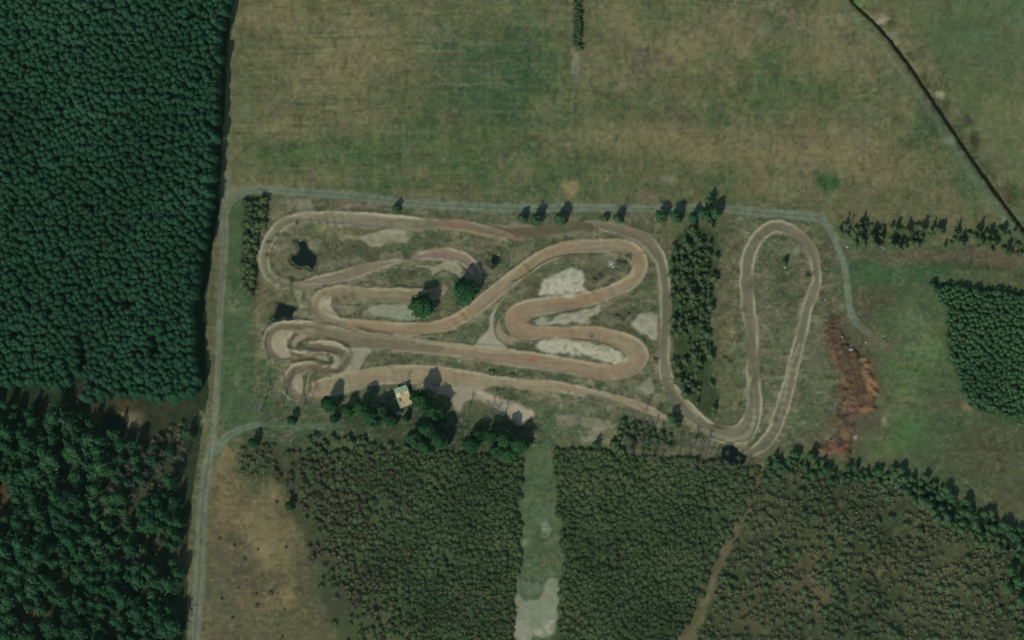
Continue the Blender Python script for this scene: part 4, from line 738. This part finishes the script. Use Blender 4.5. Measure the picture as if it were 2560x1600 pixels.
# dark belt of conifers running down to the right edge
for x, y, s in scatter([(2200, 1160), (2290, 1180), (2400, 1235), (2575, 1330), (2575, 1400), (2430, 1350), (2340, 1300), (2250, 1220), (2180, 1180)], 17, 16, .5, lambda x, y: random.random() < .8, .6, 1.15):
    place('belt', x, y, s*.9, s*.72, 'dark conifer in the diagonal belt above the scrub at lower right', 'dark conifers of the diagonal belt')
for x, y, s in scatter([(1930, 1140), (2010, 1130), (2060, 1150), (2120, 1165), (2200, 1170), (2230, 1210), (2120, 1210), (1990, 1190), (1920, 1180)], 20, 18, .45, None, .7, 1):
    place('belt', x, y, s*.9, s*.7, 'dark green tree in the row below the brown clay heaps', 'trees in the row below the clay heaps')
for x, y, s in [(2526, 1425, 1.2), (2545, 1450, 1.3), (2520, 1470, 1.1), (2550, 1500, 1.2)]: place('thick', x, y, s*1.3, s*1.6, 'dark conifer of the clump at the right edge below the belt', 'dark conifers of the clump at the right edge')
# thicket on the right
TH = [(2330, 712), (2420, 722), (2560, 740), (2700, 745), (2700, 1090), (2550, 1052), (2424, 1010), (2378, 889), (2368, 783)]
grove('thick', scatter(TH, 12, 11, .45, None, .8, 1.25), 'dark green young conifer in the dense thicket at the right edge', 'young conifers of the thicket at the right edge', 200, 'conifer_thicket', 'dense thicket of dark green young conifers at the right edge')
# strip of trees between the two loops
SC = [(1686, 600), (1722, 565), (1778, 556), (1790, 640), (1784, 720), (1774, 800), (1776, 900), (1784, 985), (1786, 1034), (1732, 1008), (1692, 965), (1674, 925), (1672, 800), (1676, 640)]
for x, y, s in scatter(SC, 14, 14, .48, lambda x, y: random.random() < .85+nz(x, y, 40, 48)*1.2, .5, 1.15):
    place('strip', x, y, s*1.1, s*random.uniform(.5, .8), 'green tree in the narrow wooded strip between the two loops of track', 'trees of the wooded strip between the loops')
# hedgerow in the north-east
for x, y, s in scatter([(2088, 552), (2180, 555), (2300, 562), (2420, 570), (2575, 576), (2575, 638), (2490, 628), (2400, 608), (2340, 616), (2250, 616), (2150, 606), (2096, 594)], 14, 15, .5, lambda x, y: nz(x, y, 30, 50) > -.3, .6, 1.2):
    place(random.choice(['strip', 'bush', 'strip']), x, y, s*.95, s*.95, 'small green tree in the hedgerow between the north field and the meadow', 'trees of the north east hedgerow')
# bushes along the verge west of the first loop
for x, y, s in scatter([(612, 495), (662, 492), (664, 545), (640, 600), (632, 680), (628, 735), (606, 725), (604, 600)], 13, 14, .45, None, .8, 1.5):
    place('bush', x, y, s, s*1.1, 'dark bush in the belt between the west verge and the first loop', 'bushes of the belt beside the first loop')
# roadside trees along the north road
for x, y, k, s, l in [(990, 520, 'spruce', .62, 'lone small conifer south of the north road above the long straight'), (1305, 545, 'spruce', .7, 'slender conifer beside the north road, west one of the three right of the pale patch'),
                      (1340, 548, 'spruce', .95, 'bushy conifer in the middle of the three beside the north road'), (1400, 548, 'spruce', 1.0, 'tall conifer at the east end of the three beside the north road'),
                      (1545, 545, 'spruce', .75, 'lone round topped conifer between the two clumps beside the north road'), (1652, 540, 'spruce', .9, 'pointed conifer above the wooded strip, west of a pair'), (1690, 540, 'spruce', .95, 'broad conifer above the wooded strip, east of a pair'),
                      (1733, 545, 'spruce', .85, 'conifer at the west end of the green clump above the wooded strip'), (1762, 535, 'spruce', 1.0, 'tall conifer in the middle of the green clump above the wooded strip'), (1790, 530, 'spruce', .9, 'conifer at the east end of the green clump above the wooded strip'), (1770, 500, 'strip', 1.1, 'bright green tree standing in the north road above the wooded strip'),
                      (1512, 545, 'bush', 1.1, 'low bush beside the lone conifer on the north road')]:
    place(k, x, y, s*1.1, s*1.1, l)
# fields drainage line: bushes
for y in range(0, 120, 9): place('bush', 1444+random.uniform(-5, 5), y, random.uniform(.9, 1.3), 1.0, 'dark bush growing in the drainage line of the north field', 'bushes of the drainage line in the north field')
# ------------------------------------------------------------------ the big trees round the hut and in the circuit
B = [(1054, 764, 1.1, 'large dark green tree between the second run and the hairpin of the circuit'), (1163, 725, 1.08, 'large dark green tree at the end of the upper hairpin, east of another one'),
     (822, 1010, .85, 'conifer at the west end of the group beside the bottom straight'), (868, 1025, .7, 'small conifer between two larger ones west of the hut'), (905, 1020, .95, 'conifer in front of the bottom straight, west of the hut'), (930, 1045, .95, 'broad conifer in the trees south west of the hut'),
     (955, 1025, .8, 'conifer whose crown almost touches the west wall of the hut'), (975, 1050, .75, 'conifer just south west of the hut'), (1052, 1000, 1.12, 'tall green conifer close to the east wall of the hut'), (1085, 1030, 1.05, 'tall conifer behind the one east of the hut'),
     (1072, 1075, 1.0, 'tall conifer in the middle of the dark row running south from the hut'), (1098, 1100, 1.0, 'tall conifer at the south end of the dark row east of the hut'), (1035, 1095, .95, 'broad green conifer south of the hut at the edge of the young plantation'), (1060, 1115, .8, 'low conifer at the south edge of the trees behind the hut'),
     (1175, 1108, .9, 'bluish green conifer between the two dark groups south of the pale sand'), (1195, 1085, .75, 'small conifer north of the bluish one'), (1230, 1090, .95, 'dark conifer below the pale sand strip'), (1262, 1100, 1.0, 'tall conifer in the middle of the group below the pale sand strip'),
     (1295, 1110, 1.0, 'tall conifer at the east end of the group, beside the grass ride'), (1240, 1125, .8, 'green conifer at the south edge of the group beside the grass ride'), (1275, 1135, .75, 'low green conifer nearest the head of the grass ride'),
     (632, 1108, .55, 'lone conifer beside the junction of the gravel roads'), (728, 1050, .5, 'small lone conifer north of the faint branch road'), (722, 1265, .5, 'lone round dark tree on the dry field'), (835, 1046, .5, 'small conifer south of the west end group')]
for x, y, s, l in B:
    iso = l.startswith('large dark'); place('big', x, y, s if iso else s*.78, s if iso else s*1.25, l)
for x, y, s, l in [(1012, 1048, .7, 'small dark conifer south of the hut'), (1680, 1045, .8, 'dark conifer where the bottom straight meets the outer loop'), (1692, 1060, .6, 'small conifer below the meeting of the bottom straight and the outer loop'), (1490, 1110, .6, 'small dark conifer below the pale ground near the grass ride'),
                   (2028, 1140, .8, 'dark conifer at the south west corner of the clay heaps'), (1960, 655, .5, 'small dark conifer inside the outer loop')]: place('spruce', x, y, s, s*1.1, l)
for x, y, s, l in [(640, 1020, 1.5, 'tall slender leafless tree west of the small loop'), (696, 1000, 1.4, 'tall slender leafless tree beside the small loop'), (752, 1005, 1.0, 'leafless tree at the south edge of the small loop'), (770, 1000, .9, 'pale leafless tree right of the small loop'), (1010, 960, .7, 'small leafless tree beside the hut'),
                   (1225, 1010, .9, 'leafless tree north of the pale sand strip'), (1228, 1040, 1.1, 'pale leafless tree at the west end of the pale sand strip'), (1252, 1035, 1.1, 'pale leafless tree on the edge of the pale sand strip'), (1600, 1045, 1.1, 'leafless tree south of the end of the bottom straight'), (1630, 1060, 1.1, 'leafless tree right of the pale ground at the bottom'),
                   (1730, 1105, 1.0, 'leafless tree below the bend of the outer loop'), (1760, 1115, 1.0, 'leafless tree west of the dark pond below the outer loop'), (1165, 1020, .9, 'leafless tree on the bare ground east of the hut'), (2115, 570, .9, 'leafless tree at the west end of the hedgerow'), (800, 1100, .8, 'leafless tree at the north edge of the young plantation')]:
    place('bare', x, y, s, s, l)
for x, y, s in scatter([(1560, 1075), (1700, 1085), (1780, 1120), (1880, 1150), (1860, 1190), (1600, 1150), (1540, 1120)], 24, 20, .48, None, .7, 1.1):
    place('bare', x, y, s*.8, s*.7, 'thin leafless tree in the rough ground south of the outer loop', 'leafless trees south of the outer loop')
for x, y, s in scatter([(760, 1090), (900, 1090), (1020, 1120), (900, 1150), (760, 1140)], 18, 18, .48, None, .8, 1.2):
    place('bush', x, y, s, s, 'bush at the north edge of the young plantation west of the big trees', 'bushes at the north edge of the young plantation')
for x, y, s in scatter([(1560, 1050), (1650, 1070), (1700, 1100), (1640, 1130), (1500, 1125)], 17, 15, .48, None, .8, 1.3):
    place('bush', x, y, s, s, 'green bush south of the end of the bottom straight', 'bushes south of the end of the bottom straight')
for i in range(14):
    x, y = random.gauss(640, 60), random.uniform(1230, 1600)
    if 530 < x < 860: place('brush', x, y, random.uniform(.4, 1.0), random.uniform(.3, .55), 'small brown bush standing alone on the dry field', 'small bushes on the dry field')
for i in range(26):
    x, y = random.uniform(600, 690), random.uniform(1110, 1190); place('scrub', x, y, random.uniform(.8, 1.4), 1.1, 'shrub at the top of the dry field beside the young plantation', 'shrubs at the top of the dry field')
for x, y in [(1570, 640), (1560, 660), (1545, 655), (1570, 785), (1555, 800), (1540, 790), (1485, 700), (1500, 690), (1825, 905), (1812, 895), (1640, 900), (1230, 930), (1280, 936), (2020, 690)]:
    place('scrub', x, y, random.uniform(.8, 1.2), .7, 'low shrub on the rough grass inside the circuit', 'low shrubs scattered inside the circuit')

# ------------------------------------------------------------------ the hut
def boxm(x0, x1, y0, y1, z0, z1):
    V = np.array([(x, y, z) for z in (z0, z1) for y in (y0, y1) for x in (x0, x1)], float)
    F = np.array([[0, 2, 3, 1], [4, 5, 7, 6], [0, 1, 5, 4], [2, 6, 7, 3], [0, 4, 6, 2], [1, 3, 7, 5]])
    return V, F
hut = bpy.data.objects.new('hut', None); col.objects.link(hut)
hx, hy = W(1008, 991, 2.9); hut.location = (float(hx), float(hy), ground_z(1012, 991)); hut.rotation_euler = (0, 0, R(17))
tag(hut, 'small wooden hut with a patched pale sheet roof beside the bottom straight', 'hut')
hw, hl = 2.9, 4.5
M_WALL = mat_plain('weathered_boards', (.10, .08, .055), .85, .25, 4); M_TRIM = mat_plain('dark_trim', (.045, .05, .045), .8)
def hp(name, parts, m, parent=hut, sm=False):
    V, F = join(parts); return link(name, mesh_np(name, V, F, [m], smooth_=sm), parent)
hp('wall', [boxm(-hw+.25, -hw+.37, -hl+.25, hl-.25, -.3, 2.65)], M_WALL); hp('wall', [boxm(hw-.37, hw-.25, -hl+.25, hl-.25, -.3, 2.35)], M_WALL)
hp('wall', [boxm(-hw+.37, hw-.37, -hl+.25, -hl+.37, -.3, 2.32)], M_WALL); hp('wall', [boxm(-hw+.37, hw-.37, hl-.37, hl-.25, -.3, 2.32)], M_WALL)
def roofsheet(name, x0, x1, y0, y1, rgb, lift, var=.3):
    n = 28; X = np.linspace(x0, x1, n); V = []
    for side in (y0, y1):
        for i, x in enumerate(X): V.append((x, side, 2.72-.05*(x+hw)+lift+.03*(i % 2)))
    for side in (y0, y1):
        for i, x in enumerate(X): V.append((x, side, 2.72-.05*(x+hw)+lift+.03*(i % 2)-.022))
    V = np.array(V); F = [[i, i+1, n+i+1, n+i] for i in range(n-1)]+[[2*n+i, 3*n+i, 3*n+i+1, 2*n+i+1] for i in range(n-1)]
    return link(name, mesh_np(name, V, np.array(F), [mat_plain('sheet_'+name, rgb, .6, var, .8, 0, .3)], smooth_=False), hut)
S1 = lambda r, g, b: tuple(float(v) for v in K(r, g, b))
o = roofsheet('roof', -hw, hw, -hl, hl, S1(150, 152, 118), 0); tag(o, 'pale corrugated roof')
tag(roofsheet('roof_panel', -hw+1.5, hw-.25, -hl+.4, .9, S1(180, 160, 116), .07), 'tan roof panel'); tag(roofsheet('roof_panel', -hw+.2, -hw+1.9, .3, 2.2, S1(208, 210, 158), .13), 'bright pale roof panel')
tag(roofsheet('roof_panel', hw-2.1, hw-.2, .4, 2.0, S1(200, 190, 148), .19), 'cream roof panel'); tag(roofsheet('roof_panel', -hw+.15, hw-.15, 2.6, hl-.1, S1(132, 152, 122), .25), 'greenish roof panel')
tag(roofsheet('roof_panel', -hw+.6, -hw+1.8, -2.0, -.3, S1(112, 112, 90), .31), 'grey roof panel')
hp('fascia', [boxm(-hw-.05, hw+.05, hl, hl+.12, 2.2, 2.66)], M_TRIM); hp('fascia', [boxm(hw+.002, hw+.12, -hl, hl-.002, 2.1, 2.5)], M_TRIM)
dr = hp('door', [boxm(hw-.245, hw-.19, -1.2, -.2, 0, 2.0)], mat_plain('door_paint', (.08, .11, .09), .6)); hp('handle', [boxm(hw-.188, hw-.13, -.35, -.28, .95, 1.1)], M_TRIM, dr)
for y in (1.2, -3.0):
    wn = hp('window', [boxm(hw-.245, hw-.19, y-.55, y+.55, 1.0, 1.08), boxm(hw-.245, hw-.19, y-.55, y+.55, 1.82, 1.9), boxm(hw-.245, hw-.19, y-.55, y-.47, 1.08, 1.82), boxm(hw-.245, hw-.19, y+.47, y+.55, 1.08, 1.82)], M_TRIM)
    hp('pane', [boxm(hw-.24, hw-.215, y-.47, y+.47, 1.08, 1.82)], mat_plain('glass', (.03, .04, .04), .15, .1), wn)
# lean-to board stack at the south-west corner of the hut
def board_stack(px, py, label, rgb, rz, n=4, L=2.2):
    x, y = W(px, py, .3); r = bpy.data.objects.new('board_stack', None); col.objects.link(r); r.location = (float(x), float(y), ground_z(px, py)); r.rotation_euler = (0, 0, rz); tag(r, label, 'boards')
    m = mat_plain('board', rgb, .8)
    for k in range(n):
        a = (-1)**k*.06*k; link('board', mesh_np('board', *boxm(-L/2+a, L/2+a, -.9+.04*k, .9-.05*k, -.1+.12*k, .015+.12*k), [m], smooth_=False), r)
board_stack(998, 1032, 'pale stack of boards at the south west corner of the hut', (.34, .38, .32), R(20))
# ------------------------------------------------------------------ small things
def pole(px, py, h, label):
    x, y = W(px, py, 0); r = bpy.data.objects.new('utility_pole', None); col.objects.link(r); r.location = (float(x), float(y), ground_z(px, py)); tag(r, label, 'pole')
    v, f = tube((0, 0, -.5), (0, 0, h), .17, .12, 8); link('shaft', mesh_np('shaft', v, f, [M_BARK]), r)
    link('crossarm', mesh_np('crossarm', *boxm(-.9, .9, -.07, .07, h-.5, h-.35), [M_BARK], smooth_=False), r)
pole(2347, 228, 8.5, 'thin wooden pole on the pale patch right of the drainage ditch')
def rock(px, py, s, label, group, rgb=(.30, .30, .25)):
    V, F = ICO[2]; g = np.random.RandomState(int(px)); A = V*.7*np.array([s, s*.8, s*.55])*(1+.25*(g.rand(len(V), 1)-.5)); A[:, 2] += s*.2
    x, y = W(px, py, 0); o = link('boulder', mesh_np('boulder', A, F, [mat_plain('stone', rgb, .9)], smooth_=False)); o.location = (float(x), float(y), ground_z(px, py)); tag(o, label, 'boulder', group)
for x, y, s in [(2118, 616, .9), (2201, 617, .8), (2176, 597, .6), (2209, 620, .6)]: rock(x, y, s, 'pale boulder at the foot of the north east hedgerow', 'pale boulders below the hedgerow')
for x, y, s in [(2107, 844, .7), (2165, 856, .7), (2129, 876, 1.0)]: rock(x, y, s, 'pale block lying at the north end of the clay heaps', 'pale blocks at the north end of the clay heaps')
rock(2136, 1091, .8, 'single pale boulder at the south end of the clay heaps', None); rock(2064, 749, .7, 'pale boulder between the outer loop and the east path', None); rock(1962, 668, .9, 'pale boulder below the small conifer inside the outer loop', None)
rock(880, 1096, .7, 'white boulder among the bushes at the edge of the young plantation', None); rock(1139, 1128, .7, 'pale boulder south of the big trees, west of the bluish conifer', None); rock(2210, 840, .6, 'pale boulder in the meadow right of the clay heaps', None)
for x, y, s in [(1528, 660, .7), (1533, 668, .6), (1524, 665, .5)]: rock(x, y, s, 'white stone in the infield of the upper arc', 'white stones in the infield of the upper arc', (.5, .5, .44))

# ------------------------------------------------------------------ the air between the ground and the camera
hv, hf_ = boxm(-9500, 9500, -9500, 9500, -4.0, CN.z*DIST+60)
mh = bpy.data.materials.new('haze_air'); mh.use_nodes = True; t = mh.node_tree; t.nodes.remove(t.nodes['Principled BSDF'])
pv = t.nodes.new('ShaderNodeVolumePrincipled'); pv.inputs['Color'].default_value = (.46, .86, .60, 1); pv.inputs['Density'].default_value = .5e-5
t.links.new(pv.outputs[0], t.nodes['Material Output'].inputs['Volume'])
tag(link('haze', mesh_np('haze', hv, hf_, [mh], smooth_=False)), kind='stuff')
